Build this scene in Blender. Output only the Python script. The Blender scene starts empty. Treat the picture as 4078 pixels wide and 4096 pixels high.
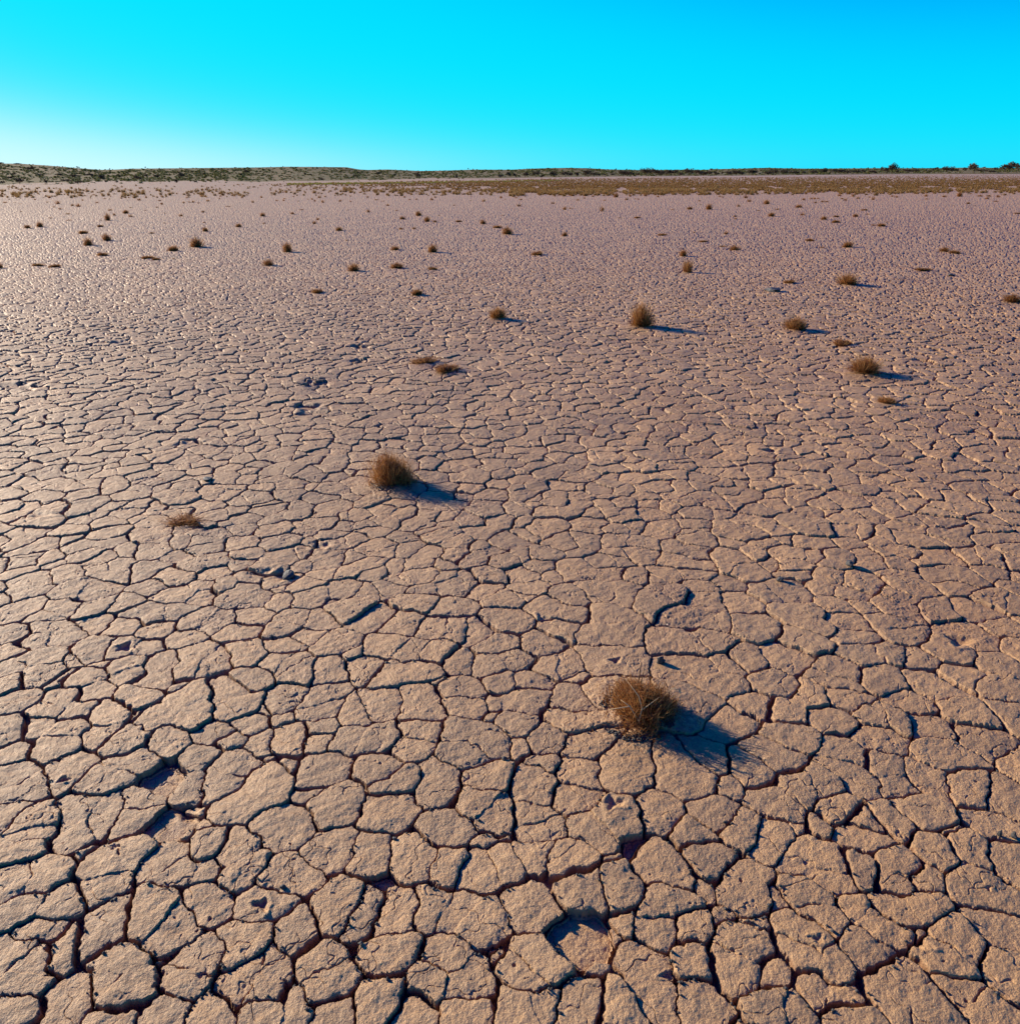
import bpy, math, random
import numpy as np
from mathutils import Vector

# ------------------------------------------------------------------ camera, sky, sun
S = bpy.context.scene
COL = S.collection
H = 1.6                     # eye height over the pan, metres
F = 3100.0                  # focal length in photo pixels (4078 x 4096)
CX, CY, HOR = 2039.0, 2048.0, 686.0
PITCH = math.atan((CY - HOR) / F)
cam_d = bpy.data.cameras.new('camera')
cam = bpy.data.objects.new('camera', cam_d)
COL.objects.link(cam)
cam.location = (0, 0, H)
cam.rotation_euler = (math.pi / 2 - PITCH, 0, 0)
cam_d.sensor_fit = 'HORIZONTAL'
cam_d.sensor_width = 36
cam_d.lens = 36 * F / 4078
cam_d.clip_start = 0.05
cam_d.clip_end = 20000
S.camera = cam

SUN_EL, SUN_AZ = math.radians(18), math.radians(-55)     # azimuth from +Y, left is negative
sun_dir = Vector((math.sin(SUN_AZ) * math.cos(SUN_EL), math.cos(SUN_AZ) * math.cos(SUN_EL), math.sin(SUN_EL)))
sd = bpy.data.lights.new('sun', 'SUN')
sd.energy = 4.8
sd.angle = math.radians(0.5)
sd.color = (1.0, 0.83, 0.64)
so = bpy.data.objects.new('sun', sd)
COL.objects.link(so)
so.rotation_euler = (-sun_dir).to_track_quat('-Z', 'Y').to_euler()

W = bpy.data.worlds.new('World')
S.world = W
W.use_nodes = True
nt = W.node_tree
nt.nodes.clear()
sky = nt.nodes.new('ShaderNodeTexSky')
sky.sky_type = 'NISHITA'
sky.sun_disc = False
sky.sun_elevation = math.radians(20)
sky.sun_rotation = SUN_AZ
sky.altitude = 900
sky.air_density = 1.0
sky.dust_density = 0.35
sky.ozone_density = 2.0
bg = nt.nodes.new('ShaderNodeBackground')
bg.inputs['Strength'].default_value = 0.078
wo = nt.nodes.new('ShaderNodeOutputWorld')
# film-like colour response of the sky: red drops away fast as the sky darkens
sep = nt.nodes.new('ShaderNodeSeparateColor')
comb = nt.nodes.new('ShaderNodeCombineColor')
nt.links.new(sky.outputs[0], sep.inputs[0])
def wmath(op, x, y=None, z=None):
    n = nt.nodes.new('ShaderNodeMath'); n.operation = op
    for i, v in enumerate((x, y, z)):
        if v is None: continue
        if hasattr(v, 'links'): nt.links.new(v, n.inputs[i])
        else: n.inputs[i].default_value = v
    return n.outputs[0]


LEV = 1.0 / 0.12
r_ = wmath('POWER', wmath('MULTIPLY', sep.outputs['Red'], 0.12 / 1.22), 6.0)
r_ = wmath('MULTIPLY', wmath('DIVIDE', r_, wmath('ADD', r_, 1.0)), 0.72 * LEV)
g_ = wmath('POWER', wmath('MULTIPLY', sep.outputs['Green'], 0.12 / 0.40), 5.0)
g_ = wmath('MULTIPLY', wmath('DIVIDE', g_, wmath('ADD', g_, 1.0)), 0.82 * LEV)
g_ = wmath('MULTIPLY_ADD', r_, 0.28, g_)
r_ = wmath('ADD', r_, 0.0)
b_ = wmath('POWER', wmath('MULTIPLY', wmath('ADD', sep.outputs['Green'], sep.outputs['Blue']), 0.06 / 0.26), 3.6)
b_ = wmath('MULTIPLY', wmath('DIVIDE', b_, wmath('ADD', b_, 1.0)), 1.09 * LEV)
for ch, v in (('Red', r_), ('Green', g_), ('Blue', b_)):
    nt.links.new(v, comb.inputs[ch])
nt.links.new(comb.outputs[0], bg.inputs[0])
nt.links.new(bg.outputs[0], wo.inputs[0])

S.view_settings.view_transform = 'Standard'
S.view_settings.look = 'None'
S.view_settings.exposure = 0.62
S.view_settings.gamma = 1.0

# ------------------------------------------------------------------ helpers
SP, CP = math.sin(PITCH), math.cos(PITCH)


def px_ground(x, y):
    """photo pixel -> point on the flat pan, and pixels per metre there"""
    u, v = (x - CX) / F, (y - CY) / F
    dy, dz = CP - v * SP, -SP - v * CP
    t = -H / dz
    return u * t, dy * t, F / t


def px_dir(x, y):
    u, v = (x - CX) / F, (y - CY) / F
    return u, CP - v * SP, -SP - v * CP


def to_px(X, Y, Z):
    d = Y * CP - (Z - H) * SP
    up = Y * SP + (Z - H) * CP
    return CX + F * X / d, CY - F * up / d


def link(o, parent=None):
    COL.objects.link(o)
    if parent is not None:
        o.parent = parent
    return o


def tag(o, label=None, cat=None, group=None, kind=None):
    if label: o['label'] = label
    if cat: o['category'] = cat
    if group: o['group'] = group
    if kind: o['kind'] = kind
    return o


def empty(name, loc=(0, 0, 0)):
    o = bpy.data.objects.new(name, None)
    o.empty_display_size = 0.1
    o.location = loc
    return link(o)


def np_mesh(name, V, faces, mats, smooth=False, mat_idx=None, attr=None):
    """V (n,3), faces (m,k) with k = 3 or 4 for all"""
    V = np.asarray(V, np.float32); faces = np.asarray(faces, np.int32)
    me = bpy.data.meshes.new(name)
    me.vertices.add(len(V)); me.vertices.foreach_set('co', V.ravel())
    k = faces.shape[1]
    me.loops.add(faces.size); me.loops.foreach_set('vertex_index', faces.ravel())
    me.polygons.add(len(faces))
    me.polygons.foreach_set('loop_start', np.arange(0, faces.size, k, dtype=np.int32))
    if smooth:
        me.polygons.foreach_set('use_smooth', np.ones(len(faces), dtype=bool))
    for m in mats: me.materials.append(m)
    if mat_idx is not None:
        me.polygons.foreach_set('material_index', np.asarray(mat_idx, np.int32))
    if attr:
        for an, av in attr.items():
            a = me.attributes.new(an, 'FLOAT', 'POINT')
            a.data.foreach_set('value', np.asarray(av, np.float32))
    me.update()
    return me


# ------------------------------------------------------------------ noise in numpy
def hash2(ix, iy, seed):
    h = (ix.astype(np.int64) * 374761393 + iy.astype(np.int64) * 668265263 + seed * 974634777) & 0xFFFFFFFF
    h = ((h ^ (h >> 13)) * 1274126177) & 0xFFFFFFFF
    h = ((h ^ (h >> 16)) * 2246822519) & 0xFFFFFFFF
    return ((h ^ (h >> 15)) & 0xFFFFFF).astype(np.float32) / np.float32(0xFFFFFF)


def noise(x, y, scale, seed):
    """smooth gradient noise about -1..1, feature size = scale metres"""
    x = x / scale; y = y / scale
    ix = np.floor(x); iy = np.floor(y)
    fx = (x - ix).astype(np.float32); fy = (y - iy).astype(np.float32)
    ix = ix.astype(np.int64); iy = iy.astype(np.int64)
    u = fx * fx * fx * (fx * (fx * 6 - 15) + 10); v = fy * fy * fy * (fy * (fy * 6 - 15) + 10)

    def g(a, b):
        ang = hash2(ix + a, iy + b, seed) * np.float32(6.2831853)
        return np.cos(ang) * (fx - a) + np.sin(ang) * (fy - b)
    n0 = g(0, 0) * (1 - u) + g(1, 0) * u
    n1 = g(0, 1) * (1 - u) + g(1, 1) * u
    return (n0 * (1 - v) + n1 * v) * 1.5


def sstep(a, b, x):
    t = np.clip((x - a) / (b - a), 0, 1)
    return t * t * (3 - 2 * t)


# ------------------------------------------------------------------ materials
def mat(name, col, rough=0.9, spec=0.3):
    m = bpy.data.materials.new(name)
    m.use_nodes = True
    p = m.node_tree.nodes['Principled BSDF']
    p.inputs['Base Color'].default_value = (*col, 1)
    p.inputs['Roughness'].default_value = rough
    p.inputs['Specular IOR Level'].default_value = spec
    return m


def N(m, kind, **kw):
    n = m.node_tree.nodes.new(kind)
    for k, v in kw.items():
        if k in n.inputs: n.inputs[k].default_value = v
        else: setattr(n, k, v)
    return n


def L(m, a, b): m.node_tree.links.new(a, b)


def ramp(m, stops):
    r = N(m, 'ShaderNodeValToRGB')
    e = r.color_ramp.elements
    while len(e) < len(stops): e.new(0.5)
    for el, (p, c) in zip(e, stops):
        el.position = p
        el.color = (*c, 1) if len(c) == 3 else c
    return r


def mixc(m, fac, a, b, mode='MIX'):
    n = N(m, 'ShaderNodeMix', data_type='RGBA', blend_type=mode)
    for i, s in ((0, fac), (6, a), (7, b)):
        if hasattr(s, 'links'): L(m, s, n.inputs[i])
        else: n.inputs[i].default_value = s if i == 0 else (*s, 1)
    return n.outputs[2]


def make_clay():
    m = mat('cracked_clay', (0.5, 0.33, 0.22), 0.62, 1.0)
    p = m.node_tree.nodes['Principled BSDF']
    p.inputs['IOR'].default_value = 1.60
    geo = N(m, 'ShaderNodeNewGeometry')
    n1 = N(m, 'ShaderNodeTexNoise', Scale=1.3, Detail=5.0, Roughness=0.6)
    n2 = N(m, 'ShaderNodeTexNoise', Scale=34.0, Detail=6.0, Roughness=0.7)
    n3 = N(m, 'ShaderNodeTexNoise', Scale=330.0, Detail=3.0, Roughness=0.7)
    for n in (n1, n2, n3): L(m, geo.outputs['Position'], n.inputs['Vector'])
    c1 = ramp(m, [(0.3, (0.44, 0.235, 0.066)), (0.7, (0.58, 0.340, 0.118))])
    L(m, n1.outputs[0], c1.inputs[0])
    c2 = ramp(m, [(0.3, (0.80, 0.77, 0.72)), (0.62, (1.05, 1.05, 1.05))])
    L(m, n2.outputs[0], c2.inputs[0])
    c3 = ramp(m, [(0.36, (0.66, 0.62, 0.58)), (0.58, (1.12, 1.12, 1.12))])
    L(m, n3.outputs[0], c3.inputs[0])
    col = mixc(m, 1.0, c1.outputs[0], c2.outputs[0], 'MULTIPLY')
    col = mixc(m, 1.0, col, c3.outputs[0], 'MULTIPLY')
    tn_ = N(m, 'ShaderNodeAttribute', attribute_name='tone')
    col = mixc(m, 1.0, col, tn_.outputs['Color'], 'MULTIPLY')
    # loose crumbly soil in worn patches is browner; shade is painted into the cracks
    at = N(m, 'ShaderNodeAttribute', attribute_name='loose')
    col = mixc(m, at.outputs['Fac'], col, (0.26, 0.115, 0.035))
    # bare sand of the far shore and the rise behind it
    sh = N(m, 'ShaderNodeAttribute', attribute_name='shore')
    col = mixc(m, sh.outputs['Fac'], col, (0.46, 0.28, 0.12))
    L(m, col, p.inputs['Base Color'])
    ro = ramp(m, [(0.3, (0.75,) * 3), (0.7, (0.6,) * 3)])
    L(m, n2.outputs[0], ro.inputs[0]); L(m, ro.outputs[0], p.inputs['Roughness'])
    b1 = N(m, 'ShaderNodeTexNoise', Scale=230.0, Detail=4.0, Roughness=0.65)
    L(m, geo.outputs['Position'], b1.inputs['Vector'])
    bump = N(m, 'ShaderNodeBump', Strength=1.0, Distance=0.0042)
    L(m, b1.outputs[0], bump.inputs['Height'])
    b2 = N(m, 'ShaderNodeTexNoise', Scale=60.0, Detail=3.0, Roughness=0.6)
    L(m, geo.outputs['Position'], b2.inputs['Vector'])
    bump2 = N(m, 'ShaderNodeBump', Strength=0.6, Distance=0.004)
    L(m, b2.outputs[0], bump2.inputs['Height']); L(m, bump.outputs[0], bump2.inputs['Normal'])
    L(m, bump2.outputs[0], p.inputs['Normal'])
    return m


CLAY = make_clay()


def thin_leaf(m, col, amount):
    p = m.node_tree.nodes['Principled BSDF']
    tr = N(m, 'ShaderNodeBsdfTranslucent')
    L(m, col, tr.inputs['Color'])
    mx = N(m, 'ShaderNodeMixShader')
    mx.inputs[0].default_value = amount
    L(m, p.outputs[0], mx.inputs[1]); L(m, tr.outputs[0], mx.inputs[2])
    L(m, mx.outputs[0], m.node_tree.nodes['Material Output'].inputs['Surface'])


def make_stem(name, dark, light, tip):
    m = mat(name, light, 0.7, 0.25)
    p = m.node_tree.nodes['Principled BSDF']
    a = N(m, 'ShaderNodeAttribute', attribute_name='v')
    r = ramp(m, [(0.0, dark), (0.5, light), (1.0, tip)])
    L(m, a.outputs['Fac'], r.inputs[0])
    L(m, r.outputs[0], p.inputs['Base Color'])
    thin_leaf(m, r.outputs[0], .35)
    return m


STEM = make_stem('dry_stems', (0.16, 0.06, 0.018), (0.40, 0.175, 0.05), (0.66, 0.38, 0.14))
GOLD = make_stem('golden_stems', (0.17, 0.085, 0.025), (0.34, 0.19, 0.06), (0.52, 0.33, 0.12))
GREENGRASS = make_stem('green_grass_blades', (0.24, 0.23, 0.04), (0.36, 0.36, 0.07), (0.5, 0.5, 0.12))
TWIG = mat('bleached_twig', (0.58, 0.40, 0.20), 0.7, 0.3)
BARK = mat('tree_bark', (0.10, 0.065, 0.045), 0.9, 0.1)


def leaf_mat(name, c0, c1):
    m = mat(name, c0, 0.8, 0.15)
    p = m.node_tree.nodes['Principled BSDF']
    a = N(m, 'ShaderNodeAttribute', attribute_name='v')
    r = ramp(m, [(0.0, c0), (1.0, c1)])
    L(m, a.outputs['Fac'], r.inputs[0]); L(m, r.outputs[0], p.inputs['Base Color'])
    thin_leaf(m, r.outputs[0], .25)
    return m


LEAF = leaf_mat('acacia_leaves', (0.065, 0.050, 0.034), (0.16, 0.12, 0.075))
SCRUB = leaf_mat('scrub_leaves', (0.15, 0.15, 0.045), (0.32, 0.30, 0.10))

# ------------------------------------------------------------------ mud plates: centres read where they lie, the rest scattered
def parse(txt, ox, oy, sc):
    out = []
    for grp in txt.replace('\n', ' ').split(';'):
        pts = []
        for t in grp.split():
            a, b = t.split(',')
            X, Y, _ = px_ground(ox + float(a) * sc, oy + float(b) * sc)
            pts.append((X, Y))
        if pts: out.append(pts)
    return out


PLATES = parse('''60,20; 50,130 60,230 170,190; 350,110; 720,60 600,150; 930,30; 900,150; 1080,50 1060,190; 1290,60 1190,170;
1300,300 1450,180; 1570,90; 1440,20; 1780,90; 40,340; 180,380 170,470 150,540; 420,330 380,450 570,330; 780,340 800,260;
1060,290; 880,400; 960,460; 1140,420; 1530,440; 1840,300; 1750,250; 1830,520; 430,530; 600,620 720,560 560,740; 220,680 60,720;
280,860 120,880; 1000,660 900,600 1130,640; 860,830 1000,820; 1130,530; 1280,540 1330,640; 1570,680; 1440,830; 1160,830;
850,890 940,950; 580,940 500,1000; 370,830; 370,1060; 200,1150 150,1250 60,1100; 200,960; 620,1150 560,1250 650,1330; 800,1300;
910,1060; 820,1030; 1080,1170 1020,1260; 1330,1020 1320,1120; 1360,1220 1300,1290 1450,1330 1500,1190; 1230,940; 1580,920 1640,1010;
1760,1150 1800,1260; 1870,870; 390,1380 430,1300; 600,1460; 920,1440; 1120,1440; 1450,1440 1600,1400; 1800,1440; 40,1420''', 0, 3000, .7277)
PLATES += parse('''190,80; 290,170; 470,140 430,230; 480,290; 230,330; 100,560; 160,710; 540,420; 360,590 540,620; 730,150;
690,270 810,340; 1030,220 1000,330 1040,420; 730,480 860,510; 870,610 1000,560 700,650; 760,700; 1120,90; 1270,110; 1250,270;
1300,450 1480,370; 1700,370; 1830,520; 1480,90; 1210,580; 1180,700; 1290,740; 1390,600; 1570,540; 1000,820; 1470,730; 1700,640;
60,880; 240,880; 580,900 450,860 700,960; 220,1110; 60,1140; 360,1130; 540,1130 450,1290 620,1270; 780,1060; 860,1150;
1080,1150 1000,1230; 1280,1030; 1440,1000; 1500,940; 1340,1230; 1260,1400; 1750,880 1750,980; 1660,1170 1680,1350; 1530,1290;
1870,1150; 1850,1330; 170,1380; 390,1440; 590,1430; 780,1310; 720,1370; 960,1420 1060,1370; 1500,1440''', 1400, 3000, .7277)
PLATES += parse('''240,80; 460,110; 320,200; 60,160; 560,50; 550,290 680,210 820,200; 230,350; 370,430; 530,490; 630,450;
130,480; 200,590; 960,100 950,30 1040,170; 1170,100 1220,180; 1430,160; 1500,30; 1640,210; 1870,280; 950,330; 860,420; 1060,490;
1050,390; 1200,390; 1380,330; 1340,480; 1550,460; 720,600 840,620 870,720; 1060,660; 1240,640 1230,720; 1370,710; 1450,570;
1700,570 1600,760 1750,740; 1870,620; 1780,430; 370,750; 150,720; 60,1000; 640,850; 790,820 850,930; 1000,860 1130,950;
1230,850 1400,850; 290,950; 430,970; 270,1060 200,1140; 400,1100 360,1200; 530,1230; 720,1050 700,1120 870,1200; 1060,1100;
1390,1050; 1600,1060 1540,1200; 1780,1010; 1870,1250; 80,1170; 100,1400; 250,1280; 560,1420 650,1460; 800,1340 920,1370;
1200,1380 1250,1300 1400,1450; 1600,1330 1750,1450; 960,1480''', 2700, 3000, .7162)
PLATES += parse('''60,190; 230,150 350,190 180,220; 560,120; 720,130; 880,160; 550,280; 430,330; 690,270 820,260; 50,280;
210,340 80,390 210,430; 340,440 330,490; 490,450 540,520; 560,380; 730,420 720,370; 890,360 870,440; 60,470; 110,570;
360,550 250,640 430,630; 790,540; 620,650 590,750; 800,650; 1050,380 1200,360 1090,310; 1050,210; 1010,470; 1090,540 920,660 1110,660;
1280,510 1330,600; 1400,310; 1430,430; 1640,370 1560,350 1690,400; 1630,540; 1490,620; 1620,670; 1800,540 1830,630;
1210,130 1100,110; 1360,170; 1450,90; 1660,110 1800,110 1620,160; 1630,240; 1730,200; 1870,250; 1860,400; 30,730;
380,730 200,700 300,820; 90,840; 700,780; 950,810; 1220,740; 1400,700; 1300,790; 1480,800; 1640,780; 1820,760;
260,90 330,50; 540,30; 720,20; 880,90 800,60 980,70; 130,60''', 0, 2400, .7069)
PLATES += parse('''540,100; 730,130; 970,50; 1010,180 910,170; 1140,190; 1310,120; 1250,250; 1560,50 1670,80; 1620,160;
1850,90 1850,190; 650,270 770,290 900,300; 470,330; 310,380; 650,410 820,400; 540,380; 1060,360; 1380,350 1210,370; 1500,250;
1640,370 1550,370; 1850,340; 1700,430; 930,460; 1300,460 1420,460; 1030,500; 600,590; 830,560 870,640; 1060,610; 1400,570 1200,590;
1370,690; 1200,650; 1700,560; 1850,530; 420,640; 270,740 410,770 570,770; 840,740 770,840; 1050,740 1200,780 1080,860; 1380,790;
1560,770; 1740,830; 1680,680''', 1100, 2400, .7069)
PLATES += parse('''120,80 60,60; 230,90; 30,150 110,130; 400,50 430,80; 540,70; 400,130; 560,120; 660,70 710,110; 340,190;
210,190; 600,170 680,170; 770,190; 860,160; 950,30; 960,120; 1060,90; 60,215 150,210 140,270; 295,265; 500,230 500,260; 660,260;
820,270; 890,240; 1030,210 1040,290; 70,340; 230,340; 170,390; 430,310 340,360; 360,440; 510,390; 610,370 700,380; 740,330;
930,370; 950,430; 1070,370; 640,440; 790,400; 530,320''', 2718, 2400, 1.2454)
SMALL = []
for ox, oy, sc, txt in ((0, 3000, .7277, '930,30 1570,90 1440,20 1060,290 960,460 1140,420 1750,250 430,530 860,830 1000,820 370,830 820,1030 910,1060 800,1300 1230,940 1580,920'),
                        (1400, 3000, .7277, '480,290 160,710 730,480 860,510 760,700 1120,90 1830,520 1180,700 1390,600 1570,540 360,1130 780,1060 860,1150 1440,1000 1500,940 1340,1230 1530,1290 1850,1330 780,1310 720,1370 60,1140'),
                        (2700, 3000, .7162, '240,80 320,200 630,450 860,420 1340,480 1550,460 150,720 640,850 290,950 430,970 270,1060 200,1140 1390,1050 80,1170 250,1280'),
                        (0, 2400, .7069, '560,380 340,440 330,490 800,650 1010,470 1620,670 1490,620 90,840 430,330'),
                        (1100, 2400, .7069, '310,380 470,330 1700,430 1200,590 1200,650 1380,790 930,460')):
    SMALL += [px_ground(ox + float(t.split(',')[0]) * sc, oy + float(t.split(',')[1]) * sc)[:2] for t in txt.split()]
SUNK = [px_ground(x * .7277 + ox, 3000 + y * .7277)[:2] for x, y, ox in
        ((900, 150, 0), (880, 400, 0), (1580, 940, 0), (1480, 520, 1400), (1230, 880, 1400), (200, 745, 1400))]

R_MAX = 46.0
rg = np.random.default_rng(7)
man = np.array([p for g in PLATES for p in g]); man_par = np.array([i for i, g in enumerate(PLATES) for _ in g])
gs = 0.112
ii, jj = np.meshgrid(np.arange(-int(R_MAX / gs), int(R_MAX / gs)), np.arange(0, int(R_MAX / gs)))
sx = (ii + 0.5 + (rg.random(ii.shape) - .5) * .92) * gs; sy = (jj + 0.5 + (rg.random(ii.shape) - .5) * .92) * gs
sx, sy = sx.ravel(), sy.ravel()
rr = np.hypot(sx, sy)
ok = (rr < R_MAX) & (np.abs(sx) < 1.6 * sy + 1.6) & (rg.random(len(sx)) > .14)
sx, sy = sx[ok], sy[ok]
near = np.hypot(sx, sy) < 5
dmin = np.full(len(sx), 9.0)
dm = np.hypot(sx[near][:, None] - man[:, 0], sy[near][:, None] - man[:, 1]).min(1)
dmin[near] = dm
fx_, fy_ = to_px(sx, sy, 0.0)
inside_ = (fy_ > 2455) & (fx_ > -30) & (fx_ < 4110) & (fy_ < 4140)
ok = (dmin > 0.115) & ~(inside_ & (dmin < .20))
sx, sy = sx[ok], sy[ok]
# every scattered seed belongs to the bigger plate whose centre is nearest
ps = 0.170
pi_, pj_ = np.floor(sx / ps).astype(np.int64), np.floor(sy / ps).astype(np.int64)
best = np.full(len(sx), 9.9); par = np.zeros(len(sx), np.int64)
pcx = np.zeros(len(sx)); pcy = np.zeros(len(sx))
for a in range(-2, 3):
    for b in range(-2, 3):
        qi, qj = pi_ + a, pj_ + b
        qx = (qi + .5 + (hash2(qi, qj, 11) - .5) * .95) * ps; qy = (qj + .5 + (hash2(qi, qj, 12) - .5) * .95) * ps
        d = np.hypot(qx - sx, qy - sy)
        u = d < best
        best[u] = d[u]; par[u] = (qi * 100003 + qj)[u]; pcx[u] = qx[u]; pcy[u] = qy[u]
mc = np.array([np.mean(g, axis=0) for g in PLATES])
SX = np.concatenate([man[:, 0], sx]).astype(np.float32); SY = np.concatenate([man[:, 1], sy]).astype(np.float32)
PAR = np.concatenate([man_par + 10 ** 9, par])
PCX = np.concatenate([mc[man_par, 0], pcx]).astype(np.float32); PCY = np.concatenate([mc[man_par, 1], pcy]).astype(np.float32)
POFF = ((hash2(PAR, PAR * 0, 21) - .5) * .006).astype(np.float32)
PTX = ((hash2(PAR, PAR * 0, 22) - .5) * .05).astype(np.float32); PTY = ((hash2(PAR, PAR * 0, 23) - .5) * .05).astype(np.float32)
WGT = ((hash2(np.arange(len(SX)), np.ones(len(SX), np.int64), 25) - .5) * .0065).astype(np.float32)
WGT[:len(man)] = .0012
for qx, qy in SMALL:
    WGT[np.hypot(man[:, 0] - qx, man[:, 1] - qy).argmin()] = -.0040
COFF = ((hash2(np.arange(len(SX)), np.zeros(len(SX), np.int64), 24) - .5) * .004).astype(np.float32)
for qx, qy in SUNK:
    k = np.hypot(man[:, 0] - qx, man[:, 1] - qy).argmin()
    POFF[k] = -.02
gc = 0.15
GX0, GNX, GNY = -int(R_MAX / gc) - 4, 2 * int(R_MAX / gc) + 8, int(R_MAX / gc) + 14
GY0 = -6
cxi = np.floor(SX / gc).astype(int) - GX0; cyi = np.floor(SY / gc).astype(int) - GY0
cell = cxi * GNY + cyi
order = np.argsort(cell, kind='stable')
cs = cell[order]
first = np.searchsorted(cs, cs)
slot = np.arange(len(cs)) - first
K = int(slot.max()) + 1
BIN = np.full((GNX * GNY, K), -1, np.int32)
BIN[cs, slot] = order


def fbm(x, y, s, seed, octs, fall=.5):
    t = 0; a = 1.0
    for o in range(octs):
        t = t + a * noise(x, y, s, seed + o); s *= .48; a *= fall
    return t


PITS = []   # x, y, radius, depth : hoof prints and holes
for x, y, rx, dp in ((254, 3115, .016, .02), (760, 3230, .035, .022), (1440 * .7277, 3000 + 840 * .7277, .02, .02),
                     (1400 + 1450 * .7277, 3000 + 300 * .7277, .028, .024), (1400 + 880 * .7277, 3000 + 250 * .7277, .03, .012),
                     (1400 + 1760 * .7277, 3000 + 1230 * .7277, .016, .014), (2700 + 790 * .7162, 3000 + 1060 * .7162, .014, .012),
                     (1060, 2290, .05, .02), (1135, 2300, .06, .022), (736, 2090, .05, .02), (1290, 2180, .05, .02),
                     (500, 2590, .035, .028), (760, 1767, .09, .03), (60, 1540, .16, .05), (120, 1548, .13, .05),
                     (1440, 1385, .10, .05), (1475, 1365, .09, .04), (1250, 1532, .12, .05), (1265, 1515, .09, .04), (1240, 1625, .12, .05),
                     (1245, 1650, .10, .04), (1430, 1440, .10, .04), (1700, 1380, .08, .03), (3770, 1405, .12, .04), (3680, 1440, .1, .03),
                     (470, 1370, .08, .03), (3080, 1800, .05, .03), (2460, 2650, .02, .02), (3840, 2560, .05, .025), (2170, 2480, .03, .02),
                     (480, 1365, .08, .04), (150, 2060, .06, .02), (3680, 3780, .02, .01)):
    X, Y, _ = px_ground(x, y)
    PITS.append((X, Y, rx, dp))
MOUNDS = [(*px_ground(2540, 2870)[:2], .15, .016), (*px_ground(1560, 1950)[:2], .15, .014), (*px_ground(3450, 1495)[:2], .16, .02),
          (*px_ground(2560, 1308)[:2], .16, .02), (*px_ground(3175, 1322)[:2], .16, .02), (*px_ground(1990, 1278)[:2], .15, .02),
          (*px_ground(1785, 1490)[:2], .18, .02), (*px_ground(1700, 1462)[:2], .18, .02)]


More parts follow.
